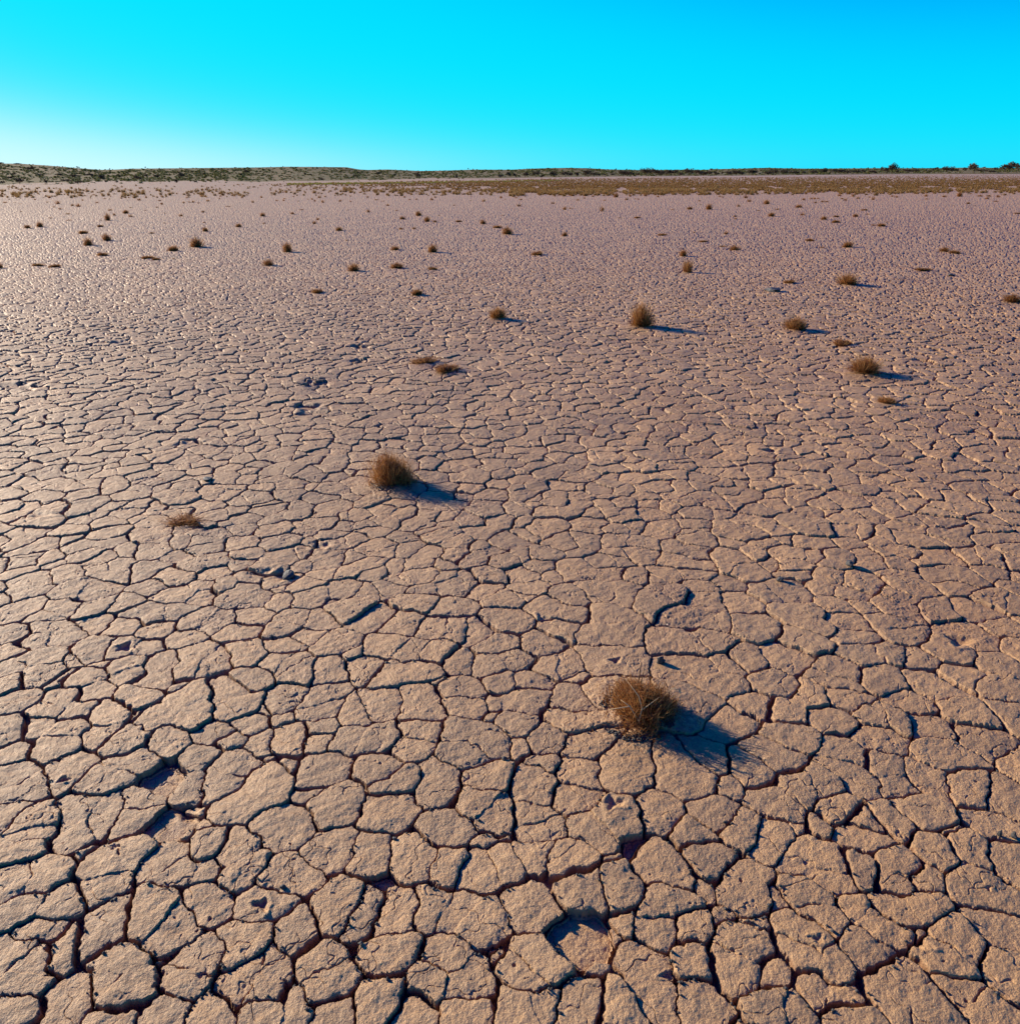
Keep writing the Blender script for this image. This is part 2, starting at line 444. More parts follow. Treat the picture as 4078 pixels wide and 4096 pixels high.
def pan_height(x, y, spacing):
    """x, y float arrays -> height, distance from the nearest wide crack, mask of loose soil and painted crack shade, plate tone"""
    x = x.astype(np.float32); y = y.astype(np.float32)
    r = np.hypot(x, y)
    fine = np.clip(0.010 / np.maximum(spacing, 1e-4), 0, 1).astype(np.float32)
    wx = x + .020 * noise(x, y, .16, 1) + .0085 * noise(x, y, .045, 2) + .0035 * noise(x, y, .015, 3) + .0013 * noise(x, y, .006, 7)
    wy = y + .020 * noise(x, y, .16, 4) + .0085 * noise(x, y, .045, 5) + .0035 * noise(x, y, .015, 6) + .0013 * noise(x, y, .006, 8)
    ci = np.floor(wx / gc).astype(int) - GX0; cj = np.floor(wy / gc).astype(int) - GY0
    b1 = np.full(x.shape, 9e9, np.float32); i1 = np.zeros(x.shape, np.int64)
    for a in (-1, 0, 1):
        for b in (-1, 0, 1):
            c = np.clip(ci + a, 0, GNX - 1) * GNY + np.clip(cj + b, 0, GNY - 1)
            for k in range(K):
                s = BIN[c, k]; v = s >= 0
                if not v.any(): continue
                d = np.where(v, (SX[s] - wx) ** 2 + (SY[s] - wy) ** 2 - WGT[s], 9e9)
                u = d < b1
                b1 = np.where(u, d, b1); i1 = np.where(u, s, i1)
    ax, ay, pa, wa = SX[i1], SY[i1], PAR[i1], WGT[i1]
    kk = np.float32(.0036)
    acc = np.zeros(x.shape, np.float32); thin = np.full(x.shape, .2, np.float32)
    wide_n = noise(x, y, .45, 31)
    wmod = (1.0 + .75 * wide_n).astype(np.float32)
    for a in (-2, -1, 0, 1, 2):
        for b in (-2, -1, 0, 1, 2):
            c = np.clip(ci + a, 0, GNX - 1) * GNY + np.clip(cj + b, 0, GNY - 1)
            for k in range(K):
                s = BIN[c, k]; v = (s >= 0) & (s != i1)
                if not v.any(): continue
                bx, by = SX[s], SY[s]
                dx, dy = ax - bx, ay - by
                ln = np.sqrt(dx * dx + dy * dy) + 1e-6
                d = ((wx - (ax + bx) * .5) * dx + (wy - (ay + by) * .5) * dy + (wa - WGT[s]) * .5) / ln
                hh = hash2(np.minimum(s, i1), np.maximum(s, i1), 77)
                same = PAR[s] == pa
                wth = (-.0004 + .0115 * hh ** 2.2) * np.maximum(wmod, .1)
                acc += np.where(v & ~same, np.exp(np.clip(-(d - wth * .5) / kk, -60, 20)), 0)
                wt = np.where(hh > .3, .0022 * (hh - .3), -.012)
                thin = np.where(v & same, np.minimum(thin, d - wt), thin)
    D = -kk * np.log(acc + 1e-12)
    D = np.minimum(D, .2)
    grow = np.clip(spacing * .17, 0, .004)                 # keep narrow cracks alive where the mesh is coarser
    D = D - grow
    crumb = sstep(.34, .75, noise(x, y, .45, 41) + .25 * noise(x, y, .16, 42))
    crumb = crumb * np.where(r < 2.6, .3, .75)
    mh = 0
    for X, Y, rad, hg in MOUNDS:
        g = np.exp(-((x - X) ** 2 + (y - Y) ** 2) / rad ** 2)
        mh = mh + hg * g
        crumb = np.maximum(crumb, np.clip(1.5 * g, 0, 1))
    deep = (.024 * (1 - .55 * crumb)) * np.where(r > 6, np.clip(6.0 / r + .35, .3, 1), 1)
    h = -deep * (1 - sstep(-.0018, .0024, D))
    Dp = np.maximum(D, 0)
    h = h - .0022 * np.exp(-Dp / .004) - .0022 * np.exp(-Dp / .03)
    tn = np.maximum(thin, -.002)
    hair = sstep(-.25, .15, noise(x, y, .07, 45))
    h = h - (.0055 * (1 - sstep(.0002, .0016 + .3 * spacing, tn)) * hair + .0008 * np.exp(-np.maximum(tn, 0) / .005)) * fine
    for sc_, sd_, dp_ in ((.17, 46, .0032), (.10, 47, .0022)):
        nn = np.abs(noise(x + .02 * noise(x, y, .03, sd_ + 5), y + .02 * noise(x, y, .03, sd_ + 6), sc_, sd_)) * sc_ * .55
        gt = sstep(.02, .25, noise(x, y, .22, sd_ + 2))
        h = h - dp_ * (1 - sstep(.0002, .0013 + .2 * spacing, nn)) * gt * fine
    inside = sstep(-.001, .004, D)
    px, py = x - PCX[i1], y - PCY[i1]
    h = h + inside * (POFF[i1] + PTX[i1] * px + PTY[i1] * py + COFF[i1])
    h = h + .0030 * noise(x, y, .09, 51) + .0017 * noise(x * .8 + y * .6, (y * .8 - x * .6) * 1.8, .05, 52) * fine
    h = h + (.0010 * noise(x, y, .020, 53) + .0008 * noise(x, y, .009, 54)) * fine * (1 + 1.0 * crumb)
    rough = crumb * (.0018 * noise(x, y, .030, 61) + .0011 * np.abs(noise(x, y, .022, 62))) * fine
    h = h + rough
    # little worm holes and flaked spots
    ho = noise(x, y, .017, 71)
    gate = sstep(.15, .5, noise(x, y, .21, 72))
    h = h - .0045 * sstep(.62, .85, ho) * gate * fine
    h = h + .012 * noise(x, y, 1.7, 81) + .006 * noise(x, y, .5, 82)
    for X, Y, rad, dp in PITS:
        ang = np.arctan2(y - Y, x - X)
        q = np.hypot(x - X, (y - Y) * 1.25) / rad * (1 + .22 * np.sin(3 * ang + X * 40) + .12 * np.sin(5 * ang + Y * 17))
        h = h - .45 * dp * (1 - sstep(.2, 1.1, q + .3 * noise(x, y, rad * .8, 95))) + dp * .10 * np.exp(-((q - 1.3) / .3) ** 2)
    h = h + mh
    loose = np.clip(.85 * (1 - sstep(.0012, .0045, D)) + .40 * crumb, 0, 1)  # crack term is shade put into the colour, crumb term is loose soil
    tone = .86 + .28 * hash2(pa, pa * 0, 99) + .06 * wide_n
    return h.astype(np.float32), D, loose.astype(np.float32), tone


# ------------------------------------------------------------------ the ground: one sheet, polar, finest where the eye is near
def dep_r(y):
    return H / math.tan(PITCH + math.atan((y - CY) / F))


QUAL = 1.15
ypx = np.concatenate([np.arange(4230, 2400, -2.5 / QUAL), np.arange(2400, 1000, -1.6 / QUAL), np.arange(1000, 703, -2.0 / QUAL)])
rs = np.array([dep_r(v) for v in ypx])
rs = np.concatenate([[.05, .3, .6, .8, .9], rs[rs > .92], np.geomspace(rs[-1] * 1.02, 9000, 40)])
da = .00076 / QUAL
half = np.arange(0, math.radians(46.5), da)
half = np.concatenate([half, np.arange(half[-1] + .004, math.radians(78), .004), np.linspace(math.radians(78.5), math.pi, 40)])
az = np.concatenate([-half[::-1], half[1:]])           # -pi .. pi, 0 = straight ahead
nr, na = len(rs), len(az)
R_, A_ = np.meshgrid(rs, az, indexing='ij')
GXX = (R_ * np.sin(A_)).ravel(); GYY = (R_ * np.cos(A_)).ravel()
spc = np.gradient(rs)[:, None].repeat(na, 1).ravel()
Z = np.zeros(len(GXX), np.float32); LOOSE_SHADE = np.zeros(len(GXX), np.float32); TONE = np.ones(len(GXX), np.float32); DD = np.full(len(GXX), .2, np.float32)
act = np.where((R_.ravel() < 44) & (np.abs(A_.ravel()) < math.radians(85)))[0]
for c0 in range(0, len(act), 150000):
    s = act[c0:c0 + 150000]
    h, D, lo, cr = pan_height(GXX[s], GYY[s], spc[s])
    r = R_.ravel()[s]
    fade = (1 - sstep(28, 44, r)) * .999 + .001
    edge = 1 - sstep(math.radians(70), math.radians(84), np.abs(A_.ravel()[s]))
    Z[s] = h * fade * edge
    LOOSE_SHADE[s] = lo * fade * edge
    DD[s] = D
    TONE[s] = 1 + (cr - 1) * fade * edge
r_all = R_.ravel()
m = (r_all > 20) & (r_all < 1500)
jit = (hash2((GXX[m] * 50).astype(np.int64), (GYY[m] * 50).astype(np.int64), 5) - .5) * .022 + .006 * noise(GXX[m], GYY[m], .3, 91)
Z[m] += jit * sstep(20, 40, r_all[m]) * (1 - sstep(60, 400, r_all[m]))
Z[m] += .03 * noise(GXX[m], GYY[m], 6.0, 92) * sstep(20, 60, r_all[m])
idx = np.arange(nr * na).reshape(nr, na)
q = np.stack([idx[:-1, :-1], idx[:-1, 1:], idx[1:, 1:], idx[1:, :-1]], -1).reshape(-1, 4)
gm = np_mesh('ground', np.stack([GXX, GYY, Z], 1), q[:, ::-1], [CLAY], smooth=True, attr={'loose': LOOSE_SHADE, 'tone': TONE, 'shore': sstep(120, 400, r_all)})
ground = link(bpy.data.objects.new('ground', gm))
tag(ground, kind='structure')
print('ground verts', len(GXX), 'K', K, flush=True)


def ground_z(x, y):
    return float(pan_height(np.array([x]), np.array([y]), np.array([.002]))[0][0]) if math.hypot(x, y) < 22 else 0.0

# ------------------------------------------------------------------ the low dunes behind the pan
SHORE = [(-700, 738), (0, 738), (600, 736), (1000, 730), (1500, 722), (1900, 714), (2040, 711), (2600, 705), (3060, 702), (3400, 697), (3700, 694), (4078, 690), (4700, 689)]
CREST = [(-700, 660), (-300, 650), (0, 653), (80, 654), (200, 662), (270, 668), (340, 674), (400, 678.5), (450, 678), (530, 674), (770, 671.5), (1020, 669),
         (1152, 666), (1386, 668), (1435, 677), (1470, 679), (1550, 677), (1683, 683), (1789, 681), (1895, 677.5), (2040, 678), (2146, 673), (2268, 670.5),
         (2358, 672.5), (2437, 677), (2543, 679), (2808, 679), (2888, 676), (3060, 670.5), (3176, 673), (3272, 674), (3483, 672), (3695, 672), (4078, 671), (4700, 668)]
DX = [(-700, 110), (0, 113), (600, 118), (1000, 135), (1500, 165), (1900, 212), (2300, 270), (3060, 380), (3400, 500), (3700, 600), (4078, 640), (4700, 660)]


def lerp_tab(tab, x):
    return float(np.interp(x, [a for a, _ in tab], [b for _, b in tab]))


def hill_point(x, t):
    """point on the dune slope seen in direction x (photo px); t = 0 foot, 1 crest, >1 behind"""
    ds = lerp_tab(DX, x)
    dc = ds * 1.0 + 150 + ds * .35
    ys, yc = lerp_tab(SHORE, x), lerp_tab(CREST, x)
    # the pan level puts the foot at ys by itself; the slope then climbs until its crest is seen at yc
    D = ds + (dc - ds) * t
    if t <= 1:
        y = ys + (yc - ys) * t
    else:
        y = yc + (t - 1) * 10
    ux, uy, uz = px_dir(x, y)
    k = D / uy
    return ux * k, D, H + uz * k


TS = [-.06, 0, .04, .1, .17, .25, .33, .42, .5, .58, .66, .74, .82, .9, .96, 1.0, 1.08, 1.3, 1.7]
xs_h = np.arange(-700, 4700, 12.0)
HV = []
for x in xs_h:
    for t in TS:
        X, Y, Zh = hill_point(x, max(t, 0))
        if t < 0:
            Y *= .97; X *= .97; Zh = -.6
        elif 0.1 < t < 1.0:
            amp = (Y * .0009)
            Zh += amp * float(noise(np.array([X]), np.array([Y]), Y * .10, 201)[0]) + .4 * amp * float(noise(np.array([X]), np.array([Y]), Y * .03, 202)[0])
        elif t > 1.2:
            Zh -= 2
        HV.append((X, Y, Zh))
nh, nT = len(xs_h), len(TS)
ih = np.arange(nh * nT).reshape(nh, nT)
HQ = np.stack([ih[:-1, :-1], ih[1:, :-1], ih[1:, 1:], ih[:-1, 1:]], -1).reshape(-1, 4)
HILL = mat('dune_sand_and_dry_grass', (0.3, 0.2, 0.12), 0.95, 0.1)
p = HILL.node_tree.nodes['Principled BSDF']
geo = N(HILL, 'ShaderNodeNewGeometry')
n1 = N(HILL, 'ShaderNodeTexNoise', Scale=0.06, Detail=6.0, Roughness=0.65)
n2 = N(HILL, 'ShaderNodeTexNoise', Scale=0.7, Detail=4.0, Roughness=0.7)
L(HILL, geo.outputs['Position'], n1.inputs['Vector']); L(HILL, geo.outputs['Position'], n2.inputs['Vector'])
c1 = ramp(HILL, [(0.35, (0.19, 0.165, 0.06)), (0.55, (0.27, 0.205, 0.09)), (0.72, (0.42, 0.29, 0.17))])
L(HILL, n1.outputs[0], c1.inputs[0])
c2 = ramp(HILL, [(0.35, (0.55, 0.55, 0.5)), (0.6, (1, 1, 1))])
L(HILL, n2.outputs[0], c2.inputs[0])
L(HILL, mixc(HILL, 1.0, c1.outputs[0], c2.outputs[0], 'MULTIPLY'), p.inputs['Base Color'])
hills = link(bpy.data.objects.new('hills', np_mesh('hills', HV, HQ, [HILL], smooth=True)))
tag(hills, kind='structure')

# ------------------------------------------------------------------ plants: meshes
def ribbons(base, mid, tip, w, wdir, v0, v1):
    """tapering blades as two quads each; all inputs (n,3) or (n,)"""
    n = len(base)
    hw = wdir * w[:, None] * .5
    V = np.stack([base - hw, base + hw, mid - hw * .85, mid + hw * .85, tip - hw * .25, tip + hw * .25], 1).reshape(-1, 3)
    k = np.arange(n)[:, None] * 6
    Fq = np.concatenate([k + np.array([[0, 1, 3, 2]]), k + np.array([[2, 3, 5, 4]])], 0)
    vv = np.stack([v0, v0, (v0 + v1) / 2, (v0 + v1) / 2, v1, v1], 1).ravel()
    return V, Fq, vv


def tuft_arrays(seed, R, Hh, n, w, stalks=0, flat=False, peak=0.0, lop=0.0, mess=.34):
    r = np.random.default_rng(seed)
    # short stems filling a lumpy dome
    th = r.random(n) * 2 * np.pi
    ph = np.arccos(1 - r.random(n) * (1.0 if not flat else .9))
    lump = 1 + .16 * np.sin(3 * th + seed) + .12 * np.sin(5 * th + 2.1 * seed) * np.sin(3 * ph + seed) + .12 * np.sin(8 * th + 4 * ph + seed)
    if mess > .5: lump = lump + .20 * np.sin(4 * th + 3 * ph + seed * 1.7) * np.sin(5 * ph + th)
    rad = r.random(n) ** .38 * lump
    d = np.stack([np.sin(ph) * np.cos(th), np.sin(ph) * np.sin(th), np.cos(ph)], 1)
    tipz = np.clip(d[:, 2], 0, 1) * rad
    env = 1 + peak * np.exp(-((d[:, 0] ** 2 + d[:, 1] ** 2)) * 5)
    tip = np.stack([d[:, 0] * rad * R, d[:, 1] * rad * R, tipz * Hh * env + .06 * Hh], 1)
    tip[:, 2] *= 1 + lop * d[:, 0]
    ln = (.30 + .30 * r.random(n)) * Hh
    lean = np.stack([d[:, 0], d[:, 1], np.full(n, .9)], 1) + r.normal(0, mess, (n, 3))
    lean /= np.linalg.norm(lean, axis=1)[:, None]
    base = tip - lean * ln[:, None]
    base[:, 2] = np.maximum(base[:, 2], -.01)
    mid = (base + tip) / 2 + r.normal(0, .03, (n, 3)) * ln[:, None]
    a = r.random(n) * 2 * np.pi
    wd = np.stack([np.cos(a), np.sin(a), np.zeros(n)], 1)
    vb = .05 + .35 * r.random(n); vt = np.clip(vb + .15 + .35 * r.random(n) ** 2, 0, 1)
    if mess > .5:      # an old plant: thinned out on one side
        keep = ~((tip[:, 0] + .5 * tip[:, 1] < -.25 * R) & (r.random(n) < .55))
        tip, base, mid, wd, vb, vt = (q_[keep] for q_ in (tip, base, mid, wd, vb, vt)); n = len(tip)
    V, Fq, vv = ribbons(base, mid, tip, w * (.6 + .8 * r.random(n)), wd, vb, vt)
    out = [(V, Fq, vv)]
    if stalks:
        m = stalks
        th = r.random(m) * 2 * np.pi; q = np.sqrt(r.random(m)) * .85
        bx = np.stack([np.cos(th) * q * R * .6, np.sin(th) * q * R * .6, np.zeros(m)], 1)
        ln = Hh * (1.05 + .45 * r.random(m) ** 1.5) * np.sqrt(np.clip(1 - (q * .75) ** 2, .2, 1))
        dr = np.stack([np.cos(th) * q * .55, np.sin(th) * q * .55, np.ones(m)], 1) + r.normal(0, .10, (m, 3))
        dr /= np.linalg.norm(dr, axis=1)[:, None]
        tp = bx + dr * ln[:, None]
        a = r.random(m) * 2 * np.pi
        wd = np.stack([np.cos(a), np.sin(a), np.zeros(m)], 1)
        out.append(ribbons(bx, (bx + tp) / 2, tp, np.full(m, w * .75), wd, .3 + .3 * r.random(m), .65 + .35 * r.random(m)))
    o = 0; VV, FF, AA = [], [], []
    for V, Fq, vv in out:
        VV.append(V); FF.append(Fq + o); AA.append(vv); o += len(V)
    return np.concatenate(VV), np.concatenate(FF), np.concatenate(AA)


def tuft_mesh(name, m, **kw):
    V, Fq, vv = tuft_arrays(**kw)
    return np_mesh(name, V, Fq, [m], attr={'v': vv})


# unit-size variants: radius .5, height 1 -> scaled to each tuft's width and height
MIDR = [tuft_mesh('round_tuft_stems', STEM, seed=i + 1, R=.5, Hh=.85, n=900, w=.022, stalks=70, peak=(0, .1, .25, 0)[i], lop=(.1, -.15, .05, .2)[i]) for i in range(4)]
MIDF = [tuft_mesh('flat_mat_stems', STEM, seed=i + 21, R=.5, Hh=.8, n=1300, w=.026, stalks=90, flat=True, lop=(.2, -.2, .0)[i]) for i in range(3)]
FARR = [tuft_arrays(seed=i + 41, R=.5, Hh=.9, n=90, w=.085, stalks=8, lop=(.1, -.1, .2, 0)[i]) for i in range(4)]
FARM = [np_mesh('golden_tuft_stems', V, Fq, [GOLD], attr={'v': vv}) for V, Fq, vv in FARR]
FARD = [np_mesh('dry_tuft_stems', V, Fq, [STEM], attr={'v': vv}) for V, Fq, vv in FARR]

# ------------------------------------------------------------------ where the tufts stand (x, base y, width, height in crop pixels)
A_ = '''38,405,30,15 112,402,20,8 150,412,25,8 265,377,20,12 237,362,16,10 375,365,30,18 155,367,16,8 120,367,16,6 90,352,12,8 438,412,40,30
358,398,18,10 408,433,18,10 453,450,28,14 547,423,30,16 592,430,40,24 730,402,22,12 625,382,20,10 707,343,28,10 515,345,16,10 830,460,34,14
862,495,28,18 813,535,45,50 757,532,26,8 948,482,44,26 987,508,34,22 985,437,26,6 1052,382,32,16 1103,362,20,16 915,367,20,12 972,363,16,10
790,370,20,8 1220,413,32,18 1205,385,30,8 1183,435,26,8 1220,352,20,12 1255,347,14,10 1385,403,24,14 1455,397,26,16 1430,397,22,10
1497,403,20,8 1365,502,32,20 1243,477,20,6 1410,365,20,14 1518,355,22,16 1558,360,18,12 1570,390,26,16 1530,472,32,14 1720,432,36,10
1663,355,20,16 1657,370,16,10 1825,363,20,14 1770,352,18,18 1803,347,18,16 1870,330,20,16 1908,400,22,20 1800,583,50,24 1550,618,50,30
1540,550,24,8 1535,572,18,6 1483,738,100,72 1308,768,80,38 1143,630,34,10 1095,458,28,6 1240,550,26,5 510,485,30,8 520,535,36,10
380,518,28,10 302,585,56,40 208,595,52,26 160,466,26,6 628,635,60,24 755,582,50,16 808,688,68,46 668,722,66,56 773,803,80,26 1115,823,80,22
1180,832,50,18 1310,822,34,8 290,880,66,26 417,890,76,20 4,895,44,40 20,358,24,10 70,373,16,8 220,348,14,8 430,345,14,8 467,340,16,10
330,358,20,6 685,352,14,8 650,320,12,8 625,350,14,8 835,353,16,10 828,370,16,8 875,333,12,8 925,342,22,8 1043,335,22,8 1068,332,20,10
1095,342,16,8 960,378,14,6 1130,317,14,8 1167,352,18,6 1333,332,16,12'''
B_ = '''47,362,26,16 126,340,14,10 150,342,14,10 180,330,24,16 163,387,24,12 218,385,18,14 222,370,22,8 290,355,18,10 318,347,16,12 320,325,20,14
325,387,16,8 237,325,20,12 270,325,22,14 367,345,26,16 400,373,14,8 430,375,20,12 450,388,22,14 460,345,16,14 485,365,30,24 503,332,18,14
530,358,20,16 510,398,28,22 603,348,18,12 625,345,18,10 640,390,26,16 720,352,14,12 722,393,22,10 660,335,24,14 682,343,18,12 735,320,18,14
750,330,18,12 790,325,18,12 825,335,24,10 850,360,24,14 920,342,24,26 955,310,22,16 898,320,18,10 918,380,30,8 965,390,24,8 1000,422,30,14
1067,460,28,8 853,472,36,22 700,452,30,4 350,456,36,10 283,487,36,20 57,503,42,26 473,530,36,18 445,557,36,20 68,556,24,10 633,612,54,26
692,685,30,8 245,772,72,66 100,874,90,44 745,918,92,52 1070,898,95,36 1055,758,66,30 1340,905,56,22 1340,775,76,54 1097,600,40,14 1200,598,34,16
1110,525,44,22 1235,500,46,34 1297,543,52,34 1358,548,40,18 1385,494,26,6 1535,545,44,14 1718,560,48,28 1825,592,54,20 1868,497,30,8
1335,382,28,20 1358,360,22,14 1168,380,26,10 1218,378,28,12 1128,360,22,12 1083,332,20,14 1155,335,22,14 1168,320,24,22 1215,335,20,10
1247,328,20,12 1270,335,20,14 1330,325,22,22 1495,335,22,18 1520,332,24,16 1440,320,24,10 1475,320,22,14 1630,350,20,6 1625,382,22,6
1725,392,28,22 1855,365,26,18 1885,375,18,8 1750,335,20,16 1785,310,30,20 1825,328,22,10 1640,320,20,12 1555,312,24,18 1500,420,26,8
1904,642,80,52 467,1078,90,28 1220,1094,90,36 1275,1641,150,48 1445,1706,170,60 1830,1301,115,92'''
C_ = '''45,365,24,10 80,380,28,14 65,426,36,20 150,366,22,6 102,332,30,10 200,328,30,10 325,340,22,10 320,405,30,10 392,343,24,14 410,452,34,26
456,444,30,8 510,383,28,14 558,368,24,14 562,348,26,26 585,328,20,12 622,353,22,12 692,465,38,44 712,385,28,10 797,360,42,32 740,333,20,14
697,332,20,12 875,380,30,20 907,353,26,18 935,330,26,16 943,370,18,8 965,375,20,10 1020,350,40,18 1113,357,26,12 1222,455,36,8 1353,452,44,20
1278,333,24,16 1428,388,24,12 1435,413,20,6 1497,453,50,40 1578,355,24,14 1600,360,26,10 1775,365,36,28 1802,394,40,20 1720,430,36,18
1868,460,28,6 1692,505,36,12 1697,522,26,10 958,518,50,14 825,515,30,6 410,650,44,26 1145,650,66,16 1388,625,18,10 1625,636,38,22
1670,558,26,5 1455,697,60,12 1605,730,50,10 1690,758,80,40 1303,802,62,46 1335,925,90,84 205,798,90,26 540,785,34,8 985,1366,165,150'''
D_ = '''8,412,50,30 290,383,30,20 345,373,26,14 370,375,30,16 397,372,26,10 430,397,32,14 460,395,30,10 377,402,26,12 250,440,50,24 92,455,36,12
45,505,56,30 280,497,40,22 440,530,52,24 535,508,44,12 530,553,56,20 680,508,44,22 745,460,44,12 775,488,26,8 605,385,30,20 580,372,24,10
700,370,32,16 813,378,30,24 785,360,22,10 558,350,36,18 665,355,36,26 760,343,34,16 835,348,40,30 910,322,32,18 940,343,30,12 957,355,26,12
980,335,34,18 990,362,34,16 1035,332,40,24 1090,325,40,26 1213,353,36,18 1215,375,28,10 1320,328,30,14 1350,358,34,16 1465,355,44,34
1545,335,30,8 1530,410,36,14 1425,418,26,6 1583,423,24,6 1635,325,34,16 1620,353,40,12 1690,352,34,12 1675,372,34,18 1760,360,36,18
1807,345,36,14 1845,328,30,14 1875,335,34,16 1743,392,30,8 1905,485,44,10 875,580,60,22 815,572,40,10 920,550,34,8 335,690,70,14 430,740,40,10
620,738,80,40 1350,775,76,32 1430,785,64,26 1190,915,100,18 180,1014,80,22 620,1026,150,76 225,1386,150,96 575,1494,130,26 750,1728,205,125
1870,1174,130,66 910,1936,100,26'''
spots = []
for txt, ox, sc in ((A_, 0, .53015), (B_, 1020, .53015), (C_, 2040, .53015), (D_, 3060, .5291)):
    for t in txt.split():
        x, y, w, h = map(float, t.split(','))
        spots.append([ox + x * sc, 600 + y * sc, w * sc, h * sc])
spots.append([736, 2112, 120, 14])

LAND = [  # photo x, base y, width px, height px, label, mesh kind
    (2520, 2905, 255, 185, 'dry brown tuft nearest the camera, with bleached twigs across its front', 'near'),
    (1562, 1966, 165, 135, 'dense round brown tuft standing alone at mid distance on the bare clay', 'near'),
]
# hand-written labels for the clear ones, keyed by rounded photo position
NAMED = {
    (2562, 1324): 'peaked brown tuft with wispy top, long shadow to its right',
    (3457, 1514): 'wide brown tuft with tall pale seed stalks, nearest on the right side',
    (3179, 1333): 'rounded tuft with straggly top, behind the wide tuft with tall stalks',
    (3388, 1143): 'broad mid brown tuft with a long thin shadow, farthest large one on the right',
    (1990, 1290): 'compact dark tuft just left of the centre line, level with the peaked tuft',
    (1786, 1504): 'low spreading mat with blue shadow, the nearer of a pair left of centre',
    (1696, 1470): 'low spreading mat, the farther and left one of a pair left of centre',
    (2748, 1090): 'bushy upright tuft behind the peaked one, right beside a smaller ball tuft',
    (2731, 1025): 'small ball shaped tuft just beyond the bushy upright one',
    (1415, 1087): 'dark squat tuft between the flat mats left of centre, in the far middle ground',
    (786, 991): 'largest round tuft of the left far field, with thin shadow to the right',
    (693, 1007): 'lower dark tuft just left of the largest round tuft on the left',
    (1150, 1009): 'round tuft with a spiky top standing apart, left of centre in the far field',
    (1730, 1011): 'square looking dark tuft with a thin shadow, centre of the far field',
    (2029, 940): 'dense dark tuft near the centre line in the far field',
    (354, 983): 'upright dark tuft, the nearer of two side by side on the left',
    (428, 965): 'squarish dark tuft, the farther of two side by side on the left',
    (160, 910): 'round tuft near the left edge with a lower one beside it',
    (110, 915): 'lower tuft just left of the round one near the left edge',
    (431, 884): 'tall narrow tuft on the left, higher than it is wide',
    (1073, 1063): 'low dark mound of stems left of the squat tuft',
    (1587, 1076): 'low wide tuft right of the squat dark one, left of centre',
    (1667, 1180): 'flat sprawling mat of stems beyond the pair of mats',
    (1268, 1172): 'flat dark mat lying left of the sprawling mat, far middle ground',
    (2936, 1002): 'wide low tuft with pale rim, beyond and right of the ball shaped tuft',
    (3774, 1010): 'dark rounded clump, left one of a touching pair on the far right',
    (3817, 1015): 'greenish lower clump, right one of a touching pair on the far right',
    (4049, 1221): 'tuft cut by the right edge of the picture, half hidden in its own shadow',
    (2149, 1023): 'flat rectangular mat of short stems just right of the centre line',
    (3364, 1390): 'flat sparse mat between the straggly tuft and the one with tall stalks',
    (3541, 1624): 'sparse flat patch of dead stems in front of the tuft with tall stalks',
    (3155, 1136): 'small flat mat left of the broad mid brown tuft',
    (736, 2112): 'withered flat plant remains on the clay, left foreground',
    (3388, 990): 'low peaked tuft on the right with a long flat shadow, before the far field',
    (2406, 846): 'narrow upright tuft right of centre in the far field',
}

spots.sort(key=lambda s: -s[2] * s[3])
allp = [list(l[:4]) for l in LAND]


def place(o, x, y, w, h, z_sink=.004):
    X, Y, ppm = px_ground(x, y - w * (.22 if y > 1200 else .1))
    wm = w / ppm
    dep = math.atan2(H, math.hypot(X, Y))
    hm = max(h / ppm / math.cos(dep), .018)
    if y > 1200:       # the base disc itself takes up part of the seen height
        hm = max((h - w * .5 * math.sin(dep)) / ppm / math.cos(dep), .055)
    o.location = (X, Y, ground_z(X, Y) - z_sink)
    return wm, hm


G_R, G_F = 'round dry tufts scattered over the clay pan', 'flat mats of dry stems on the clay pan'
r_ = random.Random(5)
used_labels = {}
DIRS = {(1, 0): 'right of', (-1, 0): 'left of', (0, 1): 'in front of', (0, -1): 'behind'}
named_pts = []
for (nx, ny), lab in NAMED.items():
    best = min(spots, key=lambda s: (s[0] - nx) ** 2 + (s[1] - ny) ** 2)
    d = math.hypot(best[0] - nx, best[1] - ny)
    if d > 25: print('NAMED far', nx, ny, d)
    best.append(lab)
    short = ' '.join(lab.split(',')[0].split(' with ')[0].split()[:8])
    named_pts.append((best[0], best[1], short))


def shape_word(s):
    f = s[3] / s[2]
    a = 'tall upright' if f > .95 else 'round' if f > .62 else 'low domed' if f > .42 else 'flat'
    return a


def auto_label(s):
    x, y, w, h = s[:4]
    noun = 'mat of dry stems' if h / w <= .42 else 'dry tuft'
    c = sorted(named_pts, key=lambda p: (p[0] - x) ** 2 + (2.5 * (p[1] - y)) ** 2)
    size = 'small' if w > 16 else 'tiny'
    for p_ in c[:7]:
        dx, dy = x - p_[0], y - p_[1]
        if abs(dx) < 4 and abs(dy) < 3: continue
        if abs(dx) > 3 * abs(dy): d = 'right of' if dx > 0 else 'left of'
        else: d = ('in front of' if dy > 0 else 'behind') + (' and right of' if dx > 0 else ' and left of') * (abs(dx) > abs(dy) * .6)
        near_ = 'just ' if abs(dx) < 60 and abs(dy) < 25 else ''
        t = '%s %s %s %s%s the %s' % (size, shape_word(s), noun, near_, d, p_[2])
        if len(t.split()) > 16:
            t = ' '.join(t.split()[:16]).rstrip(',')
            if t.split()[-1] in ('the', 'a', 'of', 'and', 'in', 'its', 'left', 'right', 'with'): continue
        if t not in used_labels:
            used_labels[t] = 1
            return t
    return None


